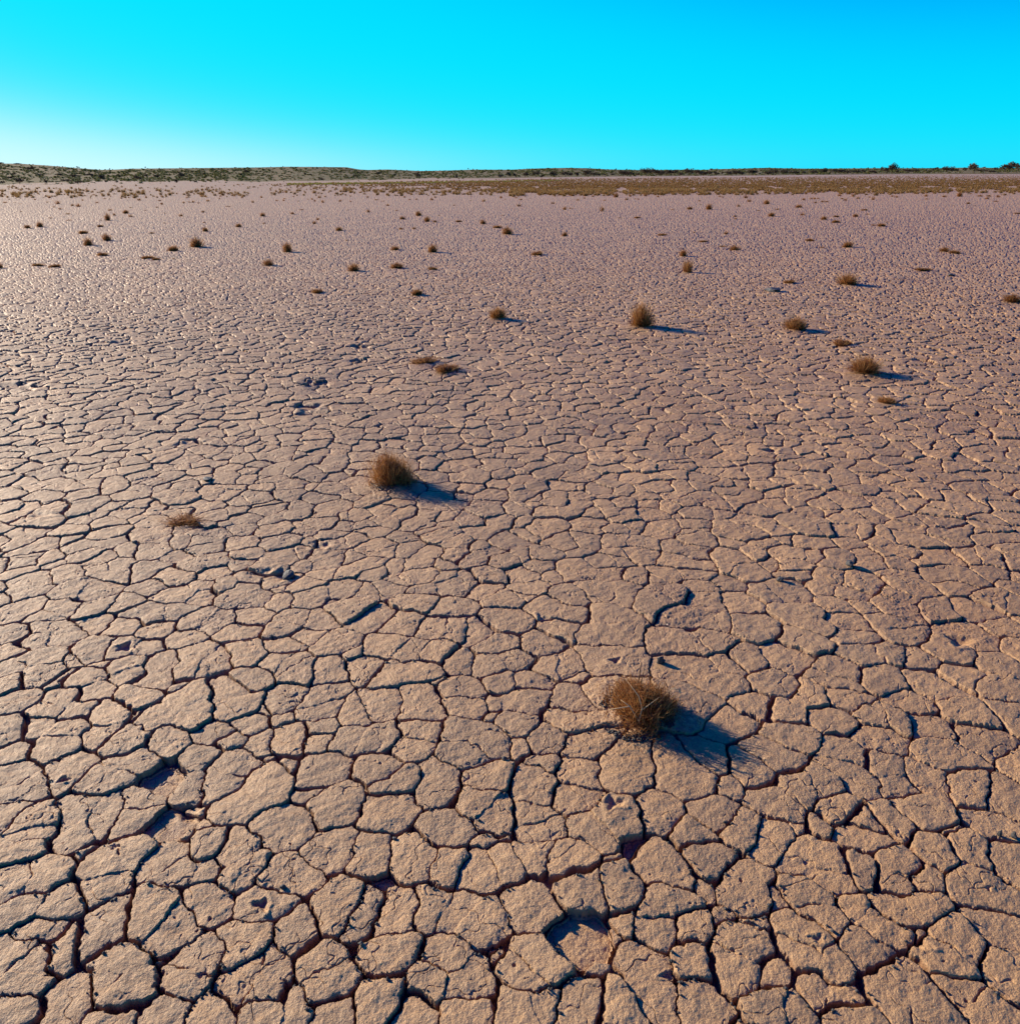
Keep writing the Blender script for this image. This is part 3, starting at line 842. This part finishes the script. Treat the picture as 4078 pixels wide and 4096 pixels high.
MARKS = [(20, 'left picture edge'), (80, 'lone flat topped tree'), (313, 'low tree at the pan edge'), (500, 'long bush at the dune foot'),
         (705, 'lone round bush'), (900, 'dip between the dunes'), (1117, 'bush on the second dune'), (1287, 'long low bush'),
         (1430, 'step in the skyline'), (1672, 'small slope tree'), (1825, 'small round bush'), (2030, 'middle of the dunes'),
         (2200, 'low swell in the skyline'), (2350, 'dark spreading tree'), (2461, 'skyline tree'), (2681, 'widest tree'), (2850, 'trees beside the widest one'),
         (3010, 'wide flat tree'), (3170, 'pale strip of sand'), (3290, 'thick bushes'), (3565, 'tallest tree'), (3680, 'bushes past the tallest tree'),
         (3787, 'bushy tree'), (3893, 'big round tree'), (4030, 'broad tree at the right')]


def far_label(x, y, flat):
    noun = 'mat' if flat else 'tuft'
    row = 'backmost' if y < 776 else 'back' if y < 786 else 'middle' if y < 797 else 'nearer' if y < 815 else 'nearest'
    mx_, nm = min(MARKS, key=lambda m_: abs(m_[0] - x))
    side = 'right of' if x > mx_ else 'left of'
    k_ = (noun, row, nm, side)
    order_ = FAR_ORDER.get(k_, [x])
    n_ = sorted(order_, key=lambda v: abs(v - mx_)).index(x)
    return '%s dry %s in the %s row, %s the %s' % (('nearest', 'second', 'third', 'fourth', 'fifth', 'sixth', 'seventh', 'eighth')[min(n_, 7)], noun, row, side, nm)


FAR_ORDER = {}
for s in spots[:294]:
    x, y, w, h = s[:4]
    if len(s) > 4: continue
    mx_, nm = min(MARKS, key=lambda m_: abs(m_[0] - x))
    row = 'backmost' if y < 776 else 'back' if y < 786 else 'middle' if y < 797 else 'nearer' if y < 815 else 'nearest'
    FAR_ORDER.setdefault(('mat' if h / w <= .42 else 'tuft', row, nm, 'right of' if x > mx_ else 'left of'), []).append(x)
count = 0
MAX_EACH = 294
stuff_far = []
for s in spots:
    x, y, w, h = s[:4]
    flat = h / w <= .42
    if count >= MAX_EACH:
        stuff_far.append((x, y, w, h)); continue
    count += 1
    far = y < 800
    if w > 22:
        me = r_.choice(MIDF if flat else MIDR)
    else:
        me = r_.choice(FARM if (y < 785 and x > 900) else FARD)
    o = link(bpy.data.objects.new('dry_mat' if flat else 'dry_tuft', me))
    wm, hm = place(o, x, y, w, h)
    o.rotation_euler = (0, 0, r_.uniform(0, 6.28))
    o.scale = (wm * (1.5 if flat else 1.25), wm * r_.uniform(1.0, 1.2), hm * (.95 if y > 1200 else 1.08))
    if y > 1200: o.scale = (o.scale[0] * 1.12, o.scale[1] * 1.12, o.scale[2])
    lab = s[4] if len(s) > 4 else (auto_label(s) if y > 815 else None)
    if lab is None:
        lab = far_label(x, y, flat)
    tag(o, lab, 'grass tuft' if not flat else 'plant mat', G_F if flat else G_R)
    # the biggest ones show their seed stalks as a part of their own
    if y > 1250 and not flat:
        V, Fq, vv = tuft_arrays(seed=int(x), R=.5, Hh=.9, n=2600, w=.012, stalks=0, peak=.35 if h / w > .85 else .12, lop=-.1)
        o.data = np_mesh('dense_stems', V, Fq, [STEM], attr={'v': vv})
        n_st = 120
        rr_ = np.random.default_rng(int(y))
        th = rr_.random(n_st) * 6.28; q = np.sqrt(rr_.random(n_st)) * (.75 if h / w > .85 else .9)
        bx = np.stack([np.cos(th) * q * .3, np.sin(th) * q * .3, np.full(n_st, .15)], 1)
        tall = 1.45 if (3400 < x < 3500 or 2500 < x < 2600) else 1.2
        ln = tall * (1 - .45 * q) * (.75 + .35 * rr_.random(n_st))
        dr = np.stack([np.cos(th) * q * .45, np.sin(th) * q * .45, np.ones(n_st)], 1) + rr_.normal(0, .07, (n_st, 3))
        dr /= np.linalg.norm(dr, axis=1)[:, None]
        a = rr_.random(n_st) * 6.28
        V, Fq, vv = ribbons(bx, bx + dr * ln[:, None] * .5, bx + dr * ln[:, None], np.full(n_st, .011),
                            np.stack([np.cos(a), np.sin(a), a * 0], 1), .4 + .3 * rr_.random(n_st), .7 + .3 * rr_.random(n_st))
        link(bpy.data.objects.new('seed_stalks', np_mesh('seed_stalks', V, Fq, [STEM], attr={'v': vv})), o)


# ------------------------------------------------------------------ the two nearest tufts, built with their parts
def tube(path, radii, k=6):
    """a tapering twig; returns V, quads"""
    P = [Vector(p) for p in path]
    V, Q = [], []
    for i, p_ in enumerate(P):
        t = (P[min(i + 1, len(P) - 1)] - P[max(i - 1, 0)]).normalized()
        s_ = t.cross(Vector((.3, .2, 1))).normalized(); u_ = t.cross(s_)
        for j in range(k):
            a = 2 * math.pi * j / k
            V.append(tuple(p_ + (s_ * math.cos(a) + u_ * math.sin(a)) * radii[i]))
    for i in range(len(P) - 1):
        for j in range(k):
            Q.append((i * k + j, i * k + (j + 1) % k, (i + 1) * k + (j + 1) % k, (i + 1) * k + j))
    V.append(tuple(P[-1])); e = len(V) - 1
    for j in range(k): Q.append(((len(P) - 1) * k + j, (len(P) - 1) * k + (j + 1) % k, e, e))
    return V, Q


def join_tubes(name, tubes, m, parent):
    V, Q = [], []
    for pth, rad in tubes:
        v, q_ = tube(pth, rad)
        o_ = len(V); V += v
        Q += [tuple(i + o_ for i in f) for f in q_]
    me = bpy.data.meshes.new(name)
    me.from_pydata(V, [], [f if f[2] != f[3] else f[:3] for f in Q])
    me.materials.append(m)
    for pl in me.polygons: pl.use_smooth = True
    return link(bpy.data.objects.new(name, me), parent)


def near_tuft(x, y, w, h, label, seed, n, nst, twigs):
    t = empty('dry_tuft')
    wm, hm = place(t, x, y, w, h)
    tag(t, label, 'grass tuft', G_R)
    V, Fq, vv = tuft_arrays(seed=seed, R=wm * .54, Hh=hm, n=int(n * .62), w=.0026, peak=.12, lop=-.2, mess=.55)
    link(bpy.data.objects.new('stems', np_mesh('stems', V, Fq, [STEM], attr={'v': vv})), t)
    rr_ = np.random.default_rng(seed)
    th = rr_.random(nst) * 6.28; q = np.sqrt(rr_.random(nst))
    bx = np.stack([np.cos(th) * q * wm * .36, np.sin(th) * q * wm * .36, np.full(nst, .01)], 1)
    ln = hm * (1.0 + .40 * rr_.random(nst) ** 2) * (1 - .35 * q ** 2)
    dr = np.stack([np.cos(th) * q * .75, np.sin(th) * q * .75, np.ones(nst)], 1) + rr_.normal(0, .2, (nst, 3))
    dr /= np.linalg.norm(dr, axis=1)[:, None]
    a = rr_.random(nst) * 6.28
    V, Fq, vv = ribbons(bx, bx + dr * ln[:, None] * .5, bx + dr * ln[:, None] + rr_.normal(0, .004, (nst, 3)), np.full(nst, .0018),
                        np.stack([np.cos(a), np.sin(a), a * 0], 1), .35 + .3 * rr_.random(nst), .6 + .4 * rr_.random(nst))
    link(bpy.data.objects.new('seed_stalks', np_mesh('seed_stalks', V, Fq, [STEM], attr={'v': vv})), t)
    # litter of fallen bits round the foot
    m_ = 260
    th = rr_.random(m_) * 6.28; q = wm * (.38 + .55 * rr_.random(m_) ** 2)
    c = np.stack([np.cos(th) * q, np.sin(th) * q, np.full(m_, .012)], 1)
    d = rr_.normal(0, 1, (m_, 3)); d[:, 2] *= .25; d /= np.linalg.norm(d, axis=1)[:, None]
    V, Fq, vv = ribbons(c - d * .007, c, c + d * .007, np.full(m_, .0022), np.cross(d, [0, 0, 1]), .1 + .4 * rr_.random(m_), .2 + .5 * rr_.random(m_))
    tag(link(bpy.data.objects.new('stem_litter', np_mesh('stem_litter', V, Fq, [STEM], attr={'v': vv})), t), kind='stuff')
    if twigs:
        W2 = wm * .5
        tw = [([(-.02, -W2 * .75, .03), (-.035, -W2 * .8, .06), (-.05, -W2 * .72, .085), (-.078, -W2 * .6, .10)], [.0022, .0019, .0016, .0008]),
              ([(-.02, -W2 * .75, .03), (-.012, -W2 * .7, .075), (-.022, -W2 * .55, .11), (-.055, -W2 * .3, .145)], [.0020, .0018, .0014, .0006]),
              ([(-.012, -W2 * .7, .07), (.012, -W2 * .72, .095), (.04, -W2 * .6, .11)], [.0013, .0010, .0005]),
              ([(-.05, -W2 * .72, .085), (-.085, -W2 * .8, .085), (-.115, -W2 * .75, .075)], [.0016, .0014, .0008])]
        join_tubes('dead_twig', tw, TWIG, t)
        tw = [([(.06, .0, hm * .55), (.095, .01, hm * .95), (.115, .0, hm * 1.0), (.12, -.01, hm * .82)], [.0016, .0014, .0011, .0007]),
              ([(.07, .02, hm * .6), (.10, .03, hm * .8), (.125, .02, hm * .78)], [.0014, .0011, .0006])]
        join_tubes('curled_twig', tw, TWIG, t)
        tw = [([(-.01, .05, .03), (.0, .07, hm * .9), (.006, .085, hm * 1.45)], [.0028, .0022, .0010]),
              ([(.0, .06, .03), (.012, .08, hm * .85), (.02, .09, hm * 1.25)], [.0022, .0018, .0008])]
        join_tubes('woody_stalk', tw, BARK, t)
    return t


near_tuft(2560, 2925, 262, 172, LAND[0][4], 101, 9000, 260, True)
near_tuft(1562, 1968, 185, 128, LAND[1][4], 102, 7000, 190, False)

# ------------------------------------------------------------------ clods, chips and crumbs lying on the clay
CLOD = CLAY


def clod_mesh(seed, sx_, sy_, sz_, n=2):
    import bmesh
    bm = bmesh.new()
    bmesh.ops.create_icosphere(bm, subdivisions=n, radius=.5)
    r = random.Random(seed)
    ph = [r.uniform(0, 6) for _ in range(6)]
    for v in bm.verts:
        c = v.co
        k = 1 + .22 * math.sin(5 * c.x + ph[0]) * math.sin(6 * c.y + ph[1]) + .18 * math.sin(9 * c.z + ph[2] + 3 * c.x) + r.uniform(-.07, .07)
        v.co = Vector((c.x * k * sx_, c.y * k * sy_, c.z * k * sz_))
    me = bpy.data.meshes.new('mud_clod')
    bm.to_mesh(me); bm.free()
    me.materials.append(CLOD)
    return me


CLODS = [
    (3996, 3342, 16, 40, 'pale upright chip of mud standing near the right edge'),
    (4052, 3350, 26, 36, 'dark lump of mud at the right edge beside the pale upright chip'),
    (1578, 3350, 20, 14, 'small clod in the crack right of the rounded plate, lower left'),
    (2240, 4052, 16, 12, 'small loose clod on the broad plate at the bottom centre'),
    (3090, 1164, 74, 14, 'long low clod of earth left of the broad mid brown tuft'),
    (3803, 1100, 28, 10, 'small pointed clod with a short shadow in the far right pan'),
    (830, 1922, 44, 12, 'low dark brown crumbly clod on the left, in front of the dark hole'),
    (2640, 2655, 32, 34, 'block of mud behind the nearest tuft, casting a square shadow'),
    (1155, 2300, 60, 36, 'broken clod of crust beside a wide crack, left of centre'),
    (540, 2170, 24, 14, 'small clod on the pale plates at the left'),
    (3120, 2320, 30, 20, 'rough clod in a crumbled patch right of centre'),
    (3395, 2260, 34, 22, 'rough clod in the crumbled ground at the right, behind the nearest tuft'),
    (1130, 3540, 22, 16, 'loose clod at the meeting of two cracks, lower left'),
    (2015, 3040, 22, 16, 'loose clod on the worn plate, left of and in front of the nearest tuft'),
]
for i, (x, y, w, h, lab) in enumerate(CLODS):
    o = link(bpy.data.objects.new('mud_clod', clod_mesh(i + 3, 1, .8, 1)))
    X, Y, ppm = px_ground(x, y)
    wm, hm = w / ppm, h / ppm
    o.location = (X, Y, ground_z(X, Y) + hm * .3)
    o.scale = (wm, wm, hm)
    o.rotation_euler = (0, 0, i * 1.3)
    tag(o, lab, 'mud clod', 'loose clods of dried mud')

# crumbs along the crack lips: nobody could count them
rg2 = np.random.default_rng(3)
cand = np.where((DD > -.002) & (DD < .007) & (r_all < 6.0) & (np.abs(A_ang := np.arctan2(GXX, GYY)) < .9))[0]
cand2 = np.where((LOOSE_SHADE > .30) & (LOOSE_SHADE < .6) & (r_all < 5.0) & (DD > .007))[0]
sel = np.concatenate([rg2.choice(cand, 14000, replace=False), rg2.choice(cand2, min(3500, len(cand2)), replace=False)])
gate_ = noise(GXX[sel], GYY[sel], .14, 301) > -.05
sel = sel[gate_]
octa = np.array([(1, 0, 0), (-1, 0, 0), (0, 1, 0), (0, -1, 0), (0, 0, 1), (0, 0, -1)], np.float32)
of = np.array([(0, 2, 4), (2, 1, 4), (1, 3, 4), (3, 0, 4), (2, 0, 5), (1, 2, 5), (3, 1, 5), (0, 3, 5)])
n_ = len(sel)
sz = .0011 + .0046 * rg2.random(n_) ** 3
Vc = octa[None] * (sz[:, None, None] * rg2.uniform(.6, 1.3, (n_, 6, 1))) * rg2.uniform(.7, 1.2, (n_, 1, 3))
Vc = Vc + np.stack([GXX[sel] + rg2.normal(0, .001, n_), GYY[sel] + rg2.normal(0, .001, n_), Z[sel] + sz * .4], 1)[:, None]
Fc = (of[None] + (np.arange(n_) * 6)[:, None, None]).reshape(-1, 3)
o = link(bpy.data.objects.new('mud_crumbs', np_mesh('mud_crumbs', Vc.reshape(-1, 3), Fc, [CLAY])))
tag(o, 'fine mud crumbs strewn along the lips of the cracks', 'mud crumbs', kind='stuff')

# ------------------------------------------------------------------ the far belt of tufts, too many to stand as single things
rb = np.random.default_rng(11)
pts = [(x, y, w, h, 0) for x, y, w, h in stuff_far]
N_BELT = 22000
for _ in range(N_BELT * 4):
    x = rb.uniform(-350, 4450); y = rb.uniform(698, 792)
    ysh = lerp_tab(SHORE, x)
    if y < ysh + 6: continue
    # density: full on the right, thinning out to the left and towards the eye
    if x > 2040:
        top = lerp_tab([(2040, 720), (3060, 713), (4078, 706)], x)
        dens = 1.0 if y < top + 34 else max(0, 1 - (y - top - 34) / 34.) * .95
        if y < top: dens = .9
    elif x > 1000:
        k = (x - 1000) / 1040
        dens = k * (1.0 if 725 < y < 745 else max(0, 1 - (y - 745) / 40.) * .55 if y >= 745 else .3)
    else:
        dens = .05 if y > 752 else .02
    if rb.random() > dens: continue
    if y > 745 and float(noise(np.array([x]), np.array([y * 5.]), 70, 401)[0]) < -.35: continue
    X, Y, ppm = px_ground(x, y)
    w = rb.uniform(.20, .46) * ppm
    if y > 770 and rb.random() < .25: w *= .6
    pts.append((x, y, w, w * rb.uniform(.45, .8), 1))
    if len(pts) > N_BELT: break
FARL = [tuft_arrays(seed=i + 61, R=.5, Hh=.9, n=26, w=.17, lop=(.1, -.1, .2)[i]) for i in range(3)]
VV, FF, AA, off = [], [], [], 0
for x, y, w, h, k in pts:
    V, Fq, vv = FARL[int(rb.integers(3))] if y < 762 else FARR[int(rb.integers(4))]
    X, Y, ppm = px_ground(x, y)
    a = rb.uniform(0, 6.28); ca, sa = math.cos(a), math.sin(a)
    R2 = V @ np.array([[ca, sa, 0], [-sa, ca, 0], [0, 0, 1]])
    VV.append(R2 * np.array([w / ppm, w / ppm, h / ppm]) + np.array([X, Y, 0])); FF.append(Fq + off); AA.append(vv); off += len(V)
o = link(bpy.data.objects.new('dry_grass_belt', np_mesh('dry_grass_belt', np.concatenate(VV), np.concatenate(FF), [GOLD], attr={'v': np.concatenate(AA)})))
tag(o, 'dense belt of golden brown tufts along the far edge of the pan', 'grass belt', kind='stuff')
print('belt tufts', len(pts), flush=True)

# a thin line of greener grass left of centre at the far edge of the pan
VV, FF, AA, off = [], [], [], 0
for _ in range(900):
    x = rb.uniform(1150, 2250)
    yb = lerp_tab([(1150, 737), (1600, 732), (2250, 722)], x)
    y = yb + rb.normal(0, 1.7)
    X, Y, ppm = px_ground(x, y)
    V, Fq, vv = FARL[int(rb.integers(3))]
    w = rb.uniform(.3, .8)
    VV.append(V * np.array([w, w, w * .28]) + np.array([X, Y, 0])); FF.append(Fq + off); AA.append(vv); off += len(V)
o = link(bpy.data.objects.new('green_grass', np_mesh('green_grass', np.concatenate(VV), np.concatenate(FF), [GREENGRASS], attr={'v': np.concatenate(AA)})))
tag(o, 'thin line of green grass along the far edge of the pan, left of centre', 'grass', kind='stuff')

# ------------------------------------------------------------------ trees and bushes on and before the dunes
def crown_arrays(seed, n, leaf, lobes, flat_base=.25):
    """leaf clumps through several lobes inside a unit box: x,y -.5...5, z 0..1"""
    r = np.random.default_rng(seed)
    C = []
    for i in range(lobes):
        a = r.random() * 6.28; q = .30 * math.sqrt(r.random())
        C.append((math.cos(a) * q, math.sin(a) * q, r.uniform(.38, .72), r.uniform(.16, .27)))
    C = np.array(C)
    k = r.integers(0, lobes, n)
    d = r.normal(0, 1, (n, 3)); d /= np.linalg.norm(d, axis=1)[:, None]
    P = C[k, :3] + d * (C[k, 3] * r.random(n) ** .4)[:, None] * np.array([1, 1, .95])
    P[:, 2] = np.maximum(P[:, 2], flat_base * r.uniform(.6, 1.1, n))
    u = r.normal(0, 1, (n, 3)); u /= np.linalg.norm(u, axis=1)[:, None]
    w = np.cross(u, r.normal(0, 1, (n, 3))); w /= np.linalg.norm(w, axis=1)[:, None]
    s_ = leaf * (.5 + r.random(n))[:, None]
    V = np.stack([P - u * s_, P + w * s_ * .6, P + u * s_, P - w * s_ * .6], 1).reshape(-1, 3)
    Fq = np.arange(n * 4).reshape(n, 4)
    return V, Fq, np.repeat(r.random(n), 4)


CROWN = []
for i in range(5):
    V, Fq, vv = crown_arrays(i + 7, 520, .050, 7, .22)
    CROWN.append(np_mesh('crown', V, Fq, [LEAF], attr={'v': vv}))
BUSH = []
for i in range(5):
    V, Fq, vv = crown_arrays(i + 17, 420, .055, 6, .02)
    V[:, 2] = V[:, 2] * 1.15 - .08
    BUSH.append(np_mesh('bush_leaves', V, Fq, [LEAF], attr={'v': vv}))
trunk_v, trunk_q = [], []


def trunk_mesh():
    V, Q = [], []
    for pth, rad in (([(0, 0, -.05), (.01, 0, .15), (.0, .01, .30), (.03, .0, .55)], [.035, .028, .024, .012]),
                     ([(.0, .0, .22), (-.10, .03, .38), (-.2, .05, .52)], [.020, .014, .007]),
                     ([(.0, .0, .25), (.11, -.04, .42), (.2, -.06, .58)], [.018, .012, .006])):
        v, q_ = tube(pth, rad)
        o_ = len(V); V += v; Q += [tuple(i + o_ for i in f) for f in q_]
    me = bpy.data.meshes.new('trunk')
    me.from_pydata(V, [], [f if f[2] != f[3] else f[:3] for f in Q])
    me.materials.append(BARK)
    return me


TRUNK = trunk_mesh()


def hill_base(x, y):
    ys, yc = lerp_tab(SHORE, x), lerp_tab(CREST, x)
    t = max(0.0, min(1.0, (ys - y) / (ys - yc)))
    X, Y, Zh = hill_point(x, t)
    return X, Y, Zh


TA = '''150,263,50,44,t 20,262,40,24 345,262,30,28 590,258,50,22,t 500,245,80,20 775,230,50,40 1045,232,50,34 1100,205,30,20 1190,210,60,24 1370,215,46,38
1330,252,40,30 1475,248,28,14 810,247,30,16 880,245,30,12 100,195,40,18 70,220,60,20 300,195,60,16 440,200,50,20 560,205,60,20 680,200,60,20
900,205,40,18 590,137,24,12 1098,139,12,12 1820,190,40,16 1860,180,40,26 1540,185,26,14 230,155,60,26 20,108,60,14 120,108,60,10 475,133,12,10 828,150,12,12'''
TB = '''503,232,50,18 418,198,20,16 380,190,24,20 672,207,16,10 700,210,14,10 760,205,50,14 940,190,50,22 1055,195,26,20 1230,215,34,36,t 1215,190,40,20
1418,190,14,16 1495,190,14,12 1518,213,26,26 1465,220,20,10 1850,210,50,24 1915,207,40,36 1605,149,10,12 212,129,8,10 1642,149,8,8'''
TC = '''35,207,30,30 112,205,55,32 192,205,50,36 240,205,30,20 325,205,55,40 415,203,60,36 455,203,30,30 498,203,40,30 585,203,70,42 630,200,50,30
670,197,30,18 710,195,24,14 765,195,40,16 850,200,50,38 885,200,60,36 925,197,30,24 962,198,30,22 1025,200,80,48 1100,198,70,44 1140,198,50,40
1210,198,95,44 1285,198,40,24 1345,198,60,44 1410,198,60,40 1455,196,50,30 1495,196,50,34 1550,195,40,30 1597,192,20,26 1640,193,50,28 1700,193,70,36
1745,190,40,24 1830,190,80,36 1885,188,20,14 795,152,12,14 600,138,8,10 875,153,14,12 1515,156,24,16 668,148,20,8 735,150,10,8'''
TD = '''20,190,60,28 60,190,60,40 135,187,70,32 205,185,50,22 240,185,40,24 290,183,30,20 365,182,50,26 430,183,70,40 510,180,50,28 570,180,60,28
620,180,60,26 690,178,60,24 740,176,40,24 800,178,50,20 830,176,40,18 875,175,26,40 915,180,60,44 955,184,62,68,t 1000,175,30,20 1080,172,60,22
1130,172,60,24 1235,168,50,14 1280,158,40,24 1375,177,70,40 1405,165,30,34 1440,165,40,18 1505,162,40,28 1575,174,90,62,t 1640,170,80,20
1700,172,60,16 1735,155,40,20 1810,165,90,50 1868,158,74,60,t 1910,162,60,44 1650,136,30,10 775,140,12,8 820,138,16,8 1040,133,10,6 1108,133,10,8 1340,138,12,8'''
trees = []
for txt, ox, sc, part in ((TA, 0, .53015, 'a'), (TB, 1020, .53015, 'b'), (TC, 2040, .53015, 'c'), (TD, 3060, .5291, 'd')):
    for t in txt.split():
        q_ = t.split(',')
        x, y, w, h = map(float, q_[:4])
        trees.append((ox + x * sc, 600 + y * sc, w * sc, h * sc, len(q_) > 4, part))
TNAMED = {
    (80, 739): 'lone flat topped tree standing at the pan edge, far left',
    (313, 737): 'dark low tree with a short trunk at the pan edge, left',
    (705, 734): 'round dark bush standing alone on the flat before the left dune',
    (726, 714): 'tall dark bush on the slope above the lone round bush, left',
    (313, 673): 'small bush breaking the skyline on the left dune',
    (582, 674): 'tiny bush on the skyline of the second dune',
    (1287, 723): 'long low dark bush on the sand flat, left of centre',
    (1672, 714): 'small tree on the slope left of centre, with pale ground under it',
    (1825, 713): 'small round bush on the flat, right of the small slope tree',
    (2461, 681): 'small dark tree on the skyline right of centre',
    (2681, 705): 'widest dark tree of the tree line right of centre',
    (2583, 706): 'large dark tree left of the widest one in the tree line',
    (3010, 701): 'wide flat tree near the right end of the tree line',
    (2350, 707): 'dark spreading tree near the left end of the tree line',
    (3565, 697): 'tallest tree with a visible trunk before the right dunes',
    (3544, 695): 'dense tree joined to the left side of the tallest one',
    (3523, 692): 'narrow tree left of the tallest one',
    (3787, 693): 'dark bushy tree left of the big round one, right',
    (3893, 692): 'big round dark tree against the sky, right',
    (4018, 687): 'broad dark tree against the sky near the right edge',
    (4048, 683): 'flat topped tree rising above its neighbours at the right edge',
    (4070, 686): 'tree cut by the right edge of the picture',
    (1117, 690): 'bush high on the second dune, left of centre',
}
lab_t = {}
tn = []
for (nx, ny), lab in TNAMED.items():
    i = min(range(len(trees)), key=lambda k: (trees[k][0] - nx) ** 2 + (trees[k][1] - ny) ** 2)
    if i in lab_t: continue
    lab_t[i] = lab
    tn.append((trees[i][0], trees[i][1], lab.split(',')[0]))
used_t = set(lab_t.values())
for i, (x, y, w, h, is_tree, part) in enumerate(trees):
    X, Y, Zh = hill_base(x, y)
    k = Y / CP
    ppm = F / (Y * CP - (Zh - H) * SP)
    wm, hm = w / ppm, h / ppm
    if i in lab_t: lab = lab_t[i]
    else:
        lab = None
        shp = 'wide low' if w > 2 * h else 'upright' if h > .9 * w else 'rounded'
        for p_ in sorted(tn, key=lambda p: (p[0] - x) ** 2 + (3 * (p[1] - y)) ** 2)[:9]:
            dx, dy = x - p_[0], y - p_[1]
            rel = ('right of' if dx > 0 else 'left of') if abs(dx) > 1.5 * abs(dy) else ('below' if dy > 0 else 'above')
            c = '%s dark bush %s the %s' % (shp, rel, p_[2])
            c = ' '.join(c.split()[:16])
            if c not in used_t: lab = c; used_t.add(c); break
        if lab is None:
            p_ = min(tn, key=lambda p: abs(p[0] - x))
            side = 'right of' if x > p_[0] else 'left of'
            for od in ('second', 'third', 'fourth', 'fifth', 'sixth', 'seventh', 'eighth'):
                c = ' '.join(('%s dark bush %s the %s' % (od, side, p_[2])).split()[:16])
                if c not in used_t: lab = c; used_t.add(c); break
        if lab is None:
            lab = {'a': 'dark bush on the grassy dune at the left', 'b': 'dark bush on the dunes left of centre',
                   'c': 'dark bushy tree in the tree line right of centre', 'd': 'dark bushy tree before the dunes at the right'}[part]
    grp = {'a': 'bushes on the left dune', 'b': 'bushes on the dunes left of centre', 'c': 'trees in the line right of centre', 'd': 'trees before the right dunes'}[part]
    if is_tree or w > 26 and part in 'cd':
        o = empty('acacia_tree', (X, Y, Zh - .02))
        c_ = link(bpy.data.objects.new('crown', CROWN[i % 5]), o)
        t_ = link(bpy.data.objects.new('trunk', TRUNK), o)
        c_.rotation_euler = (0, 0, i * 1.1)
        c_.scale = (wm * 1.5, wm * 1.4, hm * 1.35); t_.scale = (wm, wm, hm)
        tag(o, lab.replace('bush ', 'tree ', 1) if lab not in TNAMED.values() else lab, 'tree', grp)
    else:
        o = link(bpy.data.objects.new('dune_bush', BUSH[i % 5]))
        o.location = (X, Y, Zh - .05 * hm)
        o.rotation_euler = (0, 0, i * 1.7)
        o.scale = (wm * 1.35, wm * 1.3, hm * 1.3)
        tag(o, lab, 'bush', grp)

# low scrub covering the dunes
rs_ = np.random.default_rng(23)
SCR = [crown_arrays(i + 90, 34, .20, 3, .0) for i in range(4)]
VV, FF, AA, off = [], [], [], 0
for _ in range(15000):
    x = rs_.uniform(-500, 4500)
    t = rs_.random() ** .9
    # less scrub on the sand flats at the foot of the slopes
    if t < .12 and rs_.random() < .75: continue
    if float(noise(np.array([x]), np.array([t * 300]), 60, 77)[0]) < -.15 and rs_.random() < .7: continue
    if x > 1000 and rs_.random() < .25: continue
    X, Y, Zh = hill_point(x, t)
    s_ = (Y / 160.) * rs_.uniform(.35, 1.5) * (.8 if x > 1000 else 1.0) * (.4 if t > .9 else 1)
    s_ = min(s_, 4.0) * .72
    V, Fq, vv = SCR[int(rs_.integers(4))]
    VV.append((V - np.array([0, 0, .2])) * np.array([s_, s_, s_ * .42]) + np.array([X, Y, Zh])); FF.append(Fq + off); AA.append(vv * rs_.uniform(.2, 1)); off += len(V)
o = link(bpy.data.objects.new('dune_scrub', np_mesh('dune_scrub', np.concatenate(VV), np.concatenate(FF), [SCRUB], attr={'v': np.concatenate(AA)})))
tag(o, 'low olive scrub and grass covering the slopes of the far dunes', 'scrub', kind='stuff')
